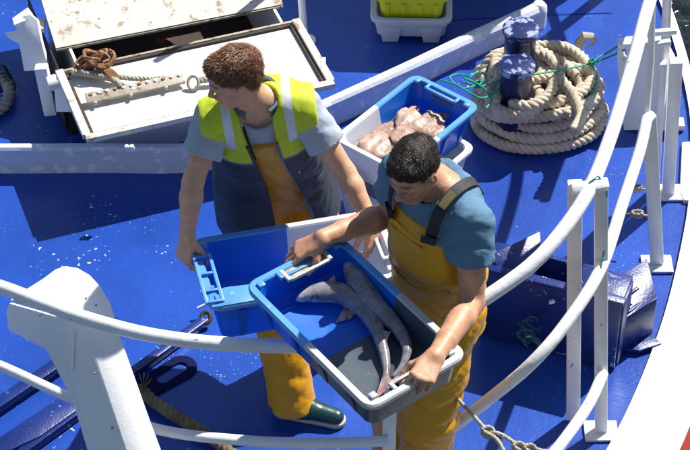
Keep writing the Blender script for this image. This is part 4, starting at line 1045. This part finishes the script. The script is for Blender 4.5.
def hair(person, name, o, Rm, m_, grow, line, tuft, seed, lo_=None, wide=1.0, curl=0., mats3=None, hs=.90):
    """a cap of hair over the skull plus many small tufts"""
    A = np.array(Rm, dtype=np.float32); l, f, u = V(A[0]), V(A[1]), V(A[2]); o = V(o); rg = random.Random(seed)
    h = .0032; S = Field([c-.15 for c in o], [c+.15 for c in o], h)
    S.ell(o+f*-.016+u*.036, A, (.0755*wide+grow*.8, .097+grow, .079+grow), .01)
    S.ell(o+f*-.055+u*-.02, A, (.056*wide+grow*.4, .045+grow*.3, .050+grow*.2), .03)
    S.ell(o+f*.045+u*.085, A, (.052*wide, .036+grow*.3, .022+grow*.5), .02)
    S.wrinkle(grow*.20, 90, seed, ridge=False); S.wrinkle(grow*.15, 230, seed+3, ridge=False)
    U, Y, Z = S.local(o, Rm)
    cut = line(U, Y, Z); S.D = np.maximum(S.D, cut)
    S.cone(o-l*.10+u*-.012-f*.008, o+l*.10+u*-.014-f*.008, .027, .027, .004, mode='sub')
    P, Q_ = S.surf(); P = (P-npv(o))*hs+npv(o); mesh_obj(name, P, Q_, m_, person, angle=180)
    # tufts grown from the surface of the cap, in three tones
    T0, T1, T2 = P[Q_[:, 0]], P[Q_[:, 1]], P[Q_[:, 2]]; nrm = np.cross(T1-T0, T2-T0); nrm /= np.maximum(np.linalg.norm(nrm, axis=1), 1e-9)[:, None]; cen_ = P[Q_].mean(1)
    sets = [MB(), MB(), MB()]
    for q in range(tuft[0]):
        fi = rg.randrange(len(Q_)); n = V(nrm[fi].tolist()); p = V(cen_[fi].tolist())+V((rg.gauss(0, .0012), rg.gauss(0, .0012), rg.gauss(0, .0012)))-n*.0025
        if (p-o).dot(n) < 0: continue
        lx, ly, lz = (p-o).dot(l), (p-o).dot(f), (p-o).dot(u)
        if abs(lx) > .05 and abs(ly+.008) < .028 and -.05 < lz < .016: continue
        cv = tuft[2](lx, ly, lz); comb = l*cv[0]+f*cv[1]+u*cv[2]; sp = tuft[3]*comb.length
        clump = V((math.sin(lx*95+ly*40), math.sin(ly*85+lz*50), math.sin(lz*90-lx*60)))*sp*.9
        comb += clump+V((rg.gauss(0, sp), rg.gauss(0, sp), rg.gauss(0, sp)))*.6; comb = comb-n*comb.dot(n)
        if comb.length < 1e-4: continue
        comb.normalize(); L_ = tuft[1]*rg.uniform(.5, 1.15); sd_ = n.cross(comb).normalized()*rg.uniform(.0008, .0016)*tuft[4]; lift = rg.uniform(.25, .6); ph = rg.uniform(-1, 1)
        pts = []
        for j in range(4):
            t = j/3; ww = (1-t*.85)
            c_ = p+comb*L_*t+n*(L_*lift*math.sin(t*2.3))+sd_.normalized()*curl*L_*math.sin(t*3.0)*ph
            pts += [c_-sd_*ww, c_+sd_*ww]
        sets[rg.choice((0, 0, 1, 1, 2))].add(pts, [(2*j, 2*j+1, 2*j+3, 2*j+2) for j in range(3)])
    for mb_, mm in zip(sets, mats3):
        tag(mesh_obj('hair_tufts', mb_.v, mb_.f, mm, person, angle=180), kind='stuff')

def zgrid(lo, mid, hi, fine, coarse): return list(np.arange(lo, mid, coarse))+list(np.arange(mid, hi, fine))
TORSO = [(-.10, .150, .105, 0, 0), (0, .160, .112, 0, 0), (.12, .148, .104, 0, .004), (.24, .155, .108, 0, .008), (.36, .168, .112, 0, .004), (.44, .160, .100, 0, -.004), (.49, .128, .082, 0, -.010), (.52, .085, .06, 0, -.012)]

# ------------------------------------------------------------ young man in the hi-vis vest
pa = thing('person', 'young man with brown hair in yellow and navy vest, looking down to the left', 'person', (-.2, 5.75, 0))
pa.matrix_world.translation = V((0, 0, 0)); pa.location = (0, 0, 0)
pelA, necA = V((-.262, 5.97, .90)), V((-.300, 5.735, 1.402))
uA = (necA-pelA).normalized(); lA = V((.99, .10, .06)); lA = (lA-uA*lA.dot(uA)).normalized(); fA = lA.cross(uA)*-1
if fA.y > 0: fA = -fA
RA = rows(lA, fA, uA)
hdA = W(234, 77, 1.54); 
fhA = V((-.91, -.34, -.30)).normalized(); uhA = V((-.25, -.10, .96)); uhA = (uhA-fhA*uhA.dot(fhA)).normalized(); lhA = fhA.cross(uhA)   # person's left
if lhA.y > 0 and False: pass
HA = rows(lhA, fhA, uhA)
shR, shL = necA-lA*.150-uA*.055+fA*.01, necA+lA*.143-uA*.050+fA*.01
elR, wrR = W(193, 182, 1.15), W(187, 234, 1.005)
elL, wrL = W(345, 172, 1.14), W(371, 222, 1.01)
S = Field((-.72, 5.22, .72), (.26, 6.16, 1.74), .0036)
S.loft(pelA, RA, TORSO, grow=-.022)
head_shape(S, hdA, HA, necA-uA*.02, sc=.88)
S.cone(necA-lA*.04-uA*.015, shR, .055, .046, .03); S.cone(necA+lA*.04-uA*.015, shL, .055, .046, .03)
for sh, el, wr in ((shR, elR, wrR), (shL, elL, wrL)):
    S.chain([sh, sh.lerp(el, .4), el], [.048, .045, .036], .02)
    S.chain([el, el.lerp(wr, .28), wr], [.036, .039, .0255], .015, )
# hands: right one closed on the folding handle, left one over the white rim
hand(S, wrR, (-.10, -.30, -.55), (-.6, -.55, .45), (.7, -.5, .1), [(.75, 1.0, .6), (.85, 1.05, .6), (.9, 1.05, .6), (.95, 1.0, .6)], [(.7, .6, .5), (.8, .3, .6), (.9, -.1, .5)], 1.0, .04)
hand(S, wrL, (.05, -.25, -.8), (.75, -.55, .2), (-.5, -.8, .1), [(.35, .5, .4), (.4, .55, .4), (.45, .6, .4), (.5, .6, .4)], [(.8, .5, .4), (.9, .2, .3), (.9, .1, .3)], .98, .04)
# legs of the body, inside the trousers
LEGA = [(V((-.320, 5.99, .83)), V((-.270, 5.80, .45)), V((-.195, 5.60, .09))), (V((-.17, 6.02, .83)), V((-.07, 5.99, .45)), V((-.02, 6.02, .09)))]
P, Q_ = S.surf(); bodyA = mesh_obj('body', P, Q_, M['skinA'], pa, angle=180)
def skin_tint(base, o, Rm, lips, stub=None):
    A = np.array(Rm); o = np.array(o)
    def fn(co):
        q = (co-o)@A.T; c = np.tile(np.array(base), (len(co), 1))
        def bl(mask, col):
            m_ = mask[:, None]; return c*(1-m_)+np.array(col)*m_
        d = np.sqrt((q[:, 0]/.022)**2+((q[:, 1]-.094)/.016)**2+((q[:, 2]+.068)/.010)**2); c = bl(np.clip(1.6-d*1.2, 0, .8), lips)
        for s_ in (-1, 1):
            d = np.sqrt(((q[:, 0]-s_*.045)/.03)**2+((q[:, 1]-.06)/.04)**2+((q[:, 2]+.03)/.028)**2); c = bl(np.clip(1.1-d, 0, .35), [base[0]*1.0, base[1]*.72, base[2]*.7])
            d = np.sqrt(((q[:, 0]-s_*.031)/.021)**2+((q[:, 1]-.088)/.02)**2+((q[:, 2]+.0075)/.0022)**2); c = bl(np.clip(1.8-d, 0, .85), [.05, .025, .015])
            d = np.sqrt(((q[:, 0]-s_*.033)/.022)**2+((q[:, 1]-.085)/.02)**2+((q[:, 2]-.0245)/.005)**2); c = bl(np.clip(1.6-d, 0, .75), [.07, .035, .02])
        if stub:
            m_ = np.clip((-.028-q[:, 2])/.03, 0, 1)*np.clip((q[:, 1]-.005)/.03, 0, 1)*(np.linalg.norm(q, axis=1) < .14); c = bl(m_*stub[3], stub[:3])
        return c
    return fn
tinted(bodyA, skin_tint((.63, .345, .215), hdA, HA, (.50, .16, .13)))
def curlyline(U, Y, Z): return .62*Y-.79*Z+.006+np.where(Y < -.02, -.012, 0)*1.0+.004*np.sin(U*150)+.003*np.sin(Y*120)
hair(pa, 'hair', hdA, HA, M['hairA'], .009, curlyline, (16000, .022, lambda x, y, z: (x*4+.2, .9-y*1.5, -z*2-.3), .30, .75), 5, curl=.15, mats3=(M['hairA'], M['hairA2'], M['hairA3']), hs=.885)

# trousers and bib
zs = zgrid(.06, .1, 1.40, .006, .006)
S = Field((-.56, 5.38, .05), (.20, 6.34, 1.38), .0062)
S.loft(pelA, RA, [(-.12, .150, .115, 0, 0), (0, .155, .118, 0, 0), (.12, .145, .112, 0, .004), (.24, .150, .112, 0, .008), (.36, .160, .119, 0, .004), (.415, .150, .112, 0, 0)], grow=.002)
bu_, bv_, bw_ = S.local(pelA, RA)
half = np.interp(bw_, [.08, .22, .40], [.3, .13, .085]); back = np.where(bw_ > .16, np.maximum(np.abs(bu_)-half, -(bv_-.02)), -1)
S.D = np.maximum(S.D, back.astype(np.float32))
for hp_, kn_, an_ in LEGA:
    S.chain([hp_+V((0, 0, .03)), hp_.lerp(kn_, .5), kn_, kn_.lerp(an_, .55), an_+V((0, 0, -.05))], [.084, .084, .080, .077, .083], .03)
S.folds(LEGA[0][1]-V((0, 0, .1)), (.3, .2, 1), .17, .0035, 70, 2); S.folds(LEGA[0][2]+V((0, 0, .10)), (.35, 0, 1), .11, .003, 90, 5); S.folds(LEGA[1][2]+V((0, 0, .08)), (.1, 0, 1), .14, .007, 80, 3)
S.folds(LEGA[0][0]+V((.06, -.08, .0)), (.4, 0, 1), .17, .005, 70, 4)
S.wrinkle(.0028, 26, 3, (1.3, 1.3, .45)); S.wrinkle(.0022, 62, 13, (1, 1, .6)); S.wrinkle(.0010, 120, 23)
S.plane((0, 0, .060), (0, 0, -1))
P, Q_ = S.surf(); ovA = mesh_obj('bib_trousers', P, Q_, M['oil'], pa, angle=180)
def band(name, pts3, w_, t_, m_, parent, nrm):
    """soft flat strap through points"""
    pts_ = catmull(pts3, .02); b_ = MB(); vv = []; n = len(pts_)
    for i, p in enumerate(pts_):
        t = (pts_[min(i+1, n-1)]-pts_[max(i-1, 0)]).normalized(); nn_ = V(nrm(p)) if callable(nrm) else V(nrm); nn_ = (nn_-t*nn_.dot(t)).normalized(); s_ = t.cross(nn_)
        vv += [p-s_*w_/2, p-s_*w_*.45+nn_*t_, p+s_*w_*.45+nn_*t_, p+s_*w_/2]
    ff = [(4*i+j, 4*i+j+1, 4*i+j+5, 4*i+j+4) for i in range(n-1) for j in range(3)]
    return b_.add(vv, ff).build(name, m_, parent, angle=60)
def LA(u_, v_, w_): return pelA+lA*u_+fA*v_+uA*w_
for q in (-1, 1):
    band('shoulder_strap', [LA(q*.045, .122, .36), LA(q*.055, .106, .43), LA(q*.065, .070, .485), LA(q*.07, .02, .50), LA(q*.06, -.07, .46), LA(q*.04, -.10, .40)], .034, .004, M['oil'] if q > 0 else M['strap'], pa, lambda p: (p-LA(0, 0, .36)))
# t-shirt
S = Field((-.62, 5.42, .95), (.02, 6.0, 1.52), .0055)
S.loft(pelA, RA, TORSO, grow=-.004)
for sh, el in ((shR, elR), (shL, elL)):
    S.cone(sh+(necA-sh)*.35, sh, .054, .058, .03); S.cone(sh, sh.lerp(el, .62), .058, .064, .02)
S.wrinkle(.0040, 34, 8); S.wrinkle(.0018, 85, 9); 
for sh, el in ((shR, elR), (shL, elL)):
    S.folds(sh.lerp(el, .4), el-sh, .1, .004, 110, 2)
    p_ = sh.lerp(el, .60); d_ = (el-sh).normalized(); sl, X, Y, Z = S.reg(p_-V((.1, .1, .1)), p_+V((.1, .1, .1)))
    S.D[sl] = np.maximum(S.D[sl], np.where((X-p_.x)**2+(Y-p_.y)**2+(Z-p_.z)**2 < .0085, (X-p_.x)*d_.x+(Y-p_.y)*d_.y+(Z-p_.z)*d_.z, -1).astype(np.float32))
    S.cone(sh.lerp(el, .54), sh.lerp(el, .75), .050, .056, .004, mode='sub')
S.cone(necA-uA*.03+fA*.02, necA+uA*.08+fA*.03, .066, .085, .01, mode='sub')
P, Q_ = S.surf(); mesh_obj('tshirt', P, Q_, M['tshirtA'], pa, angle=180)
# vest
S = Field((-.62, 5.42, .60), (.12, 6.30, 1.54), .0050)
VEST = [(-.27, .215, .225, -.01, 0), (-.20, .208, .210, -.01, 0), (-.08, .198, .180, -.01, 0), (.05, .184, .148, -.005, .004), (.18, .172, .138, 0, .006), (.30, .170, .134, 0, .006), (.40, .168, .124, 0, .0), (.46, .158, .108, 0, -.006), (.505, .136, .092, 0, -.012), (.535, .09, .068, 0, -.014)]
S.loft(pelA, RA, VEST, grow=.014, p=2.6)
for sh in (shR, shL): S.cone(necA+(sh-necA)*.4-uA*.01, sh.lerp(elR if sh is shR else elL, .06), .074, .083, .03)
S.wrinkle(.0036, 24, 12, (1, 1, .6)); S.wrinkle(.0018, 60, 4)
for q in (-1, 1): S.folds(LA(q*.15, .08, .10), (0, .2, 1), .18, .007, 60, 3+q)
bu_, bv_, bw_ = S.local(pelA, RA)
CEN = ([-.15, .1, .3, .5], [.055, .04, .018, -.008]); WDT = ([-.15, .1, .3, .42, .52], [.075, .060, .050, .048, .055])
openf = np.minimum(np.interp(bw_, *WDT)-np.abs(bu_-np.interp(bw_, *CEN)), bv_-.02)
S.D = np.maximum(S.D, np.minimum(openf, .05).astype(np.float32))
for sh, el in ((shR, elR), (shL, elL)):
    S.cone(sh.lerp(el, .52), sh.lerp(el, .95), .064, .064, .010, mode='sub')
    l_ = 1 if sh is shL else -1; pz_ = l_*bu_-.198; S.D = np.maximum(S.D, np.where(bw_ > .22, pz_, -1).astype(np.float32))
S.cone(necA-uA*.02+fA*.012, necA+uA*.12+fA*.04, .062, .092, .01, mode='sub')
P, Q_ = S.surf()
def cut_mesh(P, Q_, o, Rm, planes):
    """cut a mesh cleanly along planes of a frame; planes: (axis, value)"""
    me = bpy.data.meshes.new('cut'); o_ = mesh_obj('cut', P, Q_, M['hivis']); bm = bmesh.new(); bm.from_mesh(o_.data)
    for ax__, val in planes:
        n_v = V(Rm[ax__]); bmesh.ops.bisect_plane(bm, geom=bm.verts[:]+bm.edges[:]+bm.faces[:], plane_co=V(o)+n_v*val, plane_no=n_v, dist=.0004)
    bmesh.ops.triangulate(bm, faces=bm.faces)
    bm.verts.index_update()
    P2 = np.array([v.co[:] for v in bm.verts], dtype=np.float32); Q2 = np.array([[v.index for v in f.verts] for f in bm.faces], dtype=np.int32)
    bm.free(); d_ = o_.data; bpy.data.objects.remove(o_); bpy.data.meshes.remove(d_); bpy.data.meshes.remove(me)
    return P2, Q2
YW = .375
P, Q_ = cut_mesh(P, Q_, pelA, RA, [(2, YW), (2, YW-.012), (2, .44), (0, .090), (0, .120), (0, -.090), (0, -.120)])
qq = (P[Q_].mean(1)-np.array(pelA))@RA.T
yk = qq[:, 2] > YW
tape = (qq[:, 2] > .44) & (np.abs(np.abs(qq[:, 0])-.105) < .015)
pip = (~yk) & (qq[:, 2] > YW-.012)
for nm, mk_, mm in (('vest_body', ~yk & ~pip, 'vestnavy'), ('vest_yoke', yk & ~tape, 'hivis'), ('reflective_tape', tape & (qq[:, 0] > 0), 'silver'), ('reflective_tape', tape & (qq[:, 0] < 0), 'silver'), ('yoke_seam', pip, 'trimblue')):
    p_, f_ = submesh(P, Q_, mk_)
    if len(f_): mesh_obj(nm, p_, f_, M[mm], pa, angle=180)
def vest_at(u_, w_):
    """front surface of the vest at (u, w)"""
    a_ = np.interp(w_, [p[0] for p in VEST], [p[1] for p in VEST])+.014; b__ = np.interp(w_, [p[0] for p in VEST], [p[2] for p in VEST])+.014
    return LA(u_, b__*(max(0, 1-abs(u_/a_)**2.6))**(1/2.6)+.002, w_)
for q in (-1, 1):
    pts = [vest_at(float(np.interp(w_, *CEN)+q*np.interp(w_, *WDT)), w_) for w_ in np.linspace(-.1, .46, 24)]
    b_ = MB(); b_.tube(pts, .0055, 8); b_.build('vest_piping', M['trimblue' if q > 0 else 'vestnavy'], pa)
# raised collar
b_ = MB(); rws = []
for k in range(15):
    a = R(-62+k*304/14-90+90); ca, sa = math.sin(a), -math.cos(a)
    base = necA-uA*.012+lA*(.078*math.sin(R(-150+300*k/14)))+fA*(-.070*math.cos(R(-150+300*k/14))-.004)
    rws.append((base, base+uA*.045+(base-necA)*.04))
vv = []; ff = []
for a_, b2_ in rws:
    o_ = (a_-necA); o_ = (o_-uA*o_.dot(uA)).normalized(); vv += [a_+o_*.008, b2_+o_*.008, b2_-o_*.003, a_-o_*.003]
for i in range(len(rws)-1):
    for j in range(4): ff.append((i*4+j, i*4+(j+1) % 4, (i+1)*4+(j+1) % 4, (i+1)*4+j))
b_.add(vv, ff).build('collar', M['trimblue'], pa, bevel=0)
b_ = MB(); tg = LA(.095, .135, .275)
b_.tube([tg, tg+fA*.01-uA*.02+lA*.01, tg+fA*.012-uA*.045+lA*.004], .004, 6); b_.tube([tg, tg+fA*.012-uA*.015-lA*.018], .004, 6); b_.build('zip_pull', M['hivis'], pa)
# boots
def boot(parent, an_, d, sc=1.0):
    d = V(d).normalized(); s_ = V((-d.y, d.x, 0)); g = V((an_.x, an_.y, 0))
    S = Field((an_.x-.32, an_.y-.32, .0), (an_.x+.32, an_.y+.32, .30), .005)
    S.cone(g+d*-.035+V((0, 0, .050)), g+d*.05+V((0, 0, .052)), .041, .041, .03); S.cone(g+d*.04+V((0, 0, .052)), g+d*.165+V((0, 0, .036)), .042, .034, .03, flat=((0, 0, 1), .85))
    S.cone(g+V((0, 0, .05)), g+V((0, 0, .085)), .044, .044, .03)
    S.plane((0, 0, .018), (0, 0, -1)); P, Q_ = S.surf(); mesh_obj('boot', P, Q_, M['boot'], parent, angle=180)
    S = Field((an_.x-.32, an_.y-.32, -.01), (an_.x+.32, an_.y+.32, .06), .004)
    S.cone(g+d*-.035+V((0, 0, .02)), g+d*.05+V((0, 0, .02)), .044, .038, .01); S.cone(g+d*.05+V((0, 0, .02)), g+d*.165+V((0, 0, .02)), .038, .040, .01)
    S.D = np.maximum(S.D, (S.ax[2]-.026)[None, None, :]); S.plane((0, 0, .003), (0, 0, -1)); P, Q_ = S.surf(); mesh_obj('boot_sole', P, Q_, M['sole'], parent, angle=60)
boot(pa, LEGA[0][2], (1, -.28, 0)); boot(pa, LEGA[1][2], (.8, -.6, 0))

# ------------------------------------------------------------ dark haired man with the tray
pb_ = thing('person', 'dark haired man in petrol blue t-shirt and ochre bib trousers gripping the tray of dogfish', 'person', (0, 0, 0))
pelB, necB = V((.322, 5.28, .95)), V((.300, 5.26, 1.445))
uB = (necB-pelB).normalized(); lB = V((.66, -.75, 0)); lB = (lB-uB*lB.dot(uB)).normalized(); fB = V((-.75, -.66, 0)); fB = (fB-uB*fB.dot(uB)-lB*fB.dot(lB)).normalized()
RB = rows(lB, fB, uB)
hdB = W(413, 170, 1.565)
fhB = V((-.54, -.76, -.36)).normalized(); uhB = V((-.25, -.30, .92)); uhB = (uhB-fhB*uhB.dot(fhB)).normalized(); lhB = fhB.cross(uhB)
HB = rows(lhB, fhB, uhB)
shRb, shLb = necB-lB*.160-uB*.045+fB*.02, necB+lB*.160-uB*.055+fB*.01
elRb, wrRb = W(391, 214, 1.165), W(322, 238, 1.215)
elLb, wrLb = W(472, 302, 1.135), W(435, 357, 1.175)
S = Field((-.26, 4.60, .76), (.64, 5.68, 1.76), .0036)
S.loft(pelB, RB, TORSO, grow=-.022)
head_shape(S, hdB, HB, necB-uB*.02, 1.0, 1.02)
S.cone(necB-lB*.04-uB*.015, shRb, .057, .048, .03); S.cone(necB+lB*.04-uB*.015, shLb, .057, .050, .03)
for sh, el, wr in ((shRb, elRb, wrRb), (shLb, elLb, wrLb)):
    S.chain([sh, sh.lerp(el, .4), el], [.052, .050, .040], .02)
    S.chain([el, el.lerp(wr, .28), el.lerp(wr, .7), wr], [.041, .044, .034, .0285], .015)
hand(S, wrRb, (W(302, 248, 1.185)-wrRb), (-.15, -.10, 1), (-.2, -1, 0), [(.25, .5, .4), (.35, .6, .45), (.45, .65, .5), (.5, .7, .5)], [(.6, .7, .5), (.9, .2, .7), (1, -.1, .7)], 1.04, .07)
hand(S, wrLb, (W(421, 380, 1.165)-wrLb), (.15, -.35, .9), (-.8, -.3, .1), [(1.0, .8, .5), (1.1, .8, .5), (1.15, .85, .5), (1.2, .8, .5)], [(.7, .7, .5), (.85, .2, .7), (1, .1, .6)], 1.06, .05)
P, Q_ = S.surf(); bodyB = mesh_obj('body', P, Q_, M['skinB'], pb_, angle=180)
tinted(bodyB, skin_tint((.54, .28, .165), hdB, HB, (.42, .14, .11), (.24, .14, .09, .55)))
def shortline(U, Y, Z): return .56*Y-.83*Z+.004+np.where(Y < -.02, -.014, 0)+np.where((np.abs(U) > .055) & (Y < .045) & (Y > -.03), -.030, 0)+.002*np.sin(U*170)
hair(pb_, 'hair', hdB, HB, M['hairB'], .009, shortline, (16000, .011, lambda x, y, z: (x*2, 1.0, -.2), .26, .65), 9, mats3=(M['hairB'], M['hairB2'], M['hairB3']))
# trousers with bib
LEGB = [(pelB+lB*.05-V((0, 0, .07)), V((.285, 5.13, .48)), V((.285, 5.15, .09))), (pelB-lB*.08-V((0, 0, .07)), V((.20, 5.29, .48)), V((.19, 5.34, .09)))]
S = Field((.02, 4.90, .05), (.66, 5.66, 1.38), .0062)
S.loft(pelB, RB, [(-.13, .140, .122, 0, .0), (0, .138, .124, -.012, 0), (.10, .152, .124, -.006, .004), (.20, .165, .128, 0, .008), (.32, .160, .122, 0, .006), (.405, .145, .112, 0, 0)], grow=.006)
bu_, bv_, bw_ = S.local(pelB, RB)
half = np.interp(bw_, [.10, .22, .40], [.3, .150, .105]); back = np.where(bw_ > .16, np.maximum(np.abs(bu_)-half, -(bv_-.02)), -1)
S.D = np.maximum(S.D, back.astype(np.float32))
for hp_, kn_, an_ in LEGB:
    S.chain([hp_+V((0, 0, .03)), hp_.lerp(kn_, .5), kn_, kn_.lerp(an_, .55), an_+V((0, 0, -.05))], [.094, .091, .088, .084, .088], .035)
for c_, rd, am, nf, sd_ in ((pelB+lB*.12+uB*-.03, .17, .008, 62, 2), (pelB+fB*.1-uB*.02, .16, .006, 60, 5), (LEGB[0][1]+V((0, 0, .22)), .15, .007, 60, 7), (LEGB[0][1], .17, .007, 70, 1), (LEGB[1][1], .17, .007, 70, 4), (pelB+fB*.11+uB*.17, .11, .006, 75, 3), (LEGB[0][1]+V((.05, 0, .12)), .13, .008, 75, 9), (pelB+lB*.13+uB*.12, .12, .007, 70, 6)):
    S.folds(c_, (.25, 0, 1), rd, am, nf, sd_)
S.wrinkle(.0030, 26, 6, (1.2, 1.2, .5)); S.wrinkle(.0024, 60, 16, (1, 1, .6)); S.wrinkle(.0010, 120, 26)
S.plane((0, 0, .060), (0, 0, -1))
P, Q_ = S.surf(); mesh_obj('bib_trousers', P, Q_, M['oil'], pb_, angle=180)
def LB_(u_, v_, w_): return pelB+lB*u_+fB*v_+uB*w_
# chest pocket with flap
S = Field((.02, 4.9, 1.1), (.6, 5.6, 1.4), .005)
S.loft(pelB, RB, [(.20, .165, .128, 0, .008), (.32, .160, .122, 0, .006), (.41, .145, .112, 0, 0)], grow=.017)
bu_, bv_, bw_ = S.local(pelB, RB)
S.D = np.maximum(S.D, np.maximum(np.abs(bu_+.01)-.078, np.maximum(np.abs(bw_-.305)-.062, .04-bv_)).astype(np.float32)); S.wrinkle(.0012, 60, 3)
P, Q_ = S.surf(); pk = mesh_obj('chest_pocket', P, Q_, M['oil'], pb_, angle=60)
b_ = MB(); b_.bar(LB_(-.09, .142, .345), LB_(.07, .142, .345), .006, .008, (0, 0, 1)); b_.build('pocket_flap_edge', M['oil'], pb_, bevel=.002)
band('belt_fold', [LB_(-.12, .112, .150), LB_(-.03, .146, .140), LB_(.06, .138, .148), LB_(.14, .09, .165)], .022, .008, M['oil'], pb_, lambda p: (p-LB_(0, 0, .15)))
for q in (-1, 1):
    o_ = band('shoulder_strap', [LB_(q*.085, .120, .37), LB_(q*.098, .122, .43), LB_(q*.102, .090, .505), LB_(q*.100, .02, .543), LB_(q*.085, -.065, .515), LB_(q*.06, -.125, .42)], .038, .007, M['strap'], pb_, lambda p: (p-LB_(0, 0, .34)))
    band('strap_buckle', [LB_(q*.101, .084, .512), LB_(q*.101, .050, .532), LB_(q*.100, .030, .540)], .030, .012, M['buckle'], pb_, lambda p: (p-LB_(0, 0, .34)))
    band('clip', [LB_(q*.088, .131, .385), LB_(q*.094, .130, .42)], .052, .012, M['strap'], pb_, lambda p: (p-LB_(0, 0, .34)))
# t-shirt
S = Field((.0, 4.86, .92), (.68, 5.66, 1.53), .0055)
S.loft(pelB, RB, TORSO, grow=.004)
for sh, el in ((shRb, elRb), (shLb, elLb)):
    S.cone(sh+(necB-sh)*.35, sh, .056, .062, .03); S.cone(sh, sh.lerp(el, .6), .062, .066, .02)
S.wrinkle(.0046, 34, 18); S.wrinkle(.002, 85, 19)
for sh, el in ((shRb, elRb), (shLb, elLb)):
    S.folds(sh.lerp(el, .3), el-sh, .12, .006, 85, 2)
    p_ = sh.lerp(el, .50); d_ = (el-sh).normalized(); sl, X, Y, Z = S.reg(p_-V((.11, .11, .11)), p_+V((.11, .11, .11)))
    S.D[sl] = np.maximum(S.D[sl], np.where((X-p_.x)**2+(Y-p_.y)**2+(Z-p_.z)**2 < .0095, (X-p_.x)*d_.x+(Y-p_.y)*d_.y+(Z-p_.z)*d_.z, -1).astype(np.float32))
    S.cone(sh.lerp(el, .46), sh.lerp(el, .70), .053, .060, .004, mode='sub')
S.cone(necB-uB*.02+fB*.018, necB+uB*.08+fB*.035, .064, .085, .01, mode='sub')
S.plane(pelB+uB*.14, -uB); P, Q_ = S.surf(); mesh_obj('tshirt', P, Q_, M['tshirtB'], pb_, angle=180)
boot(pb_, LEGB[0][2], (-.45, -.9, 0)); boot(pb_, LEGB[1][2], (-.95, -.3, 0))
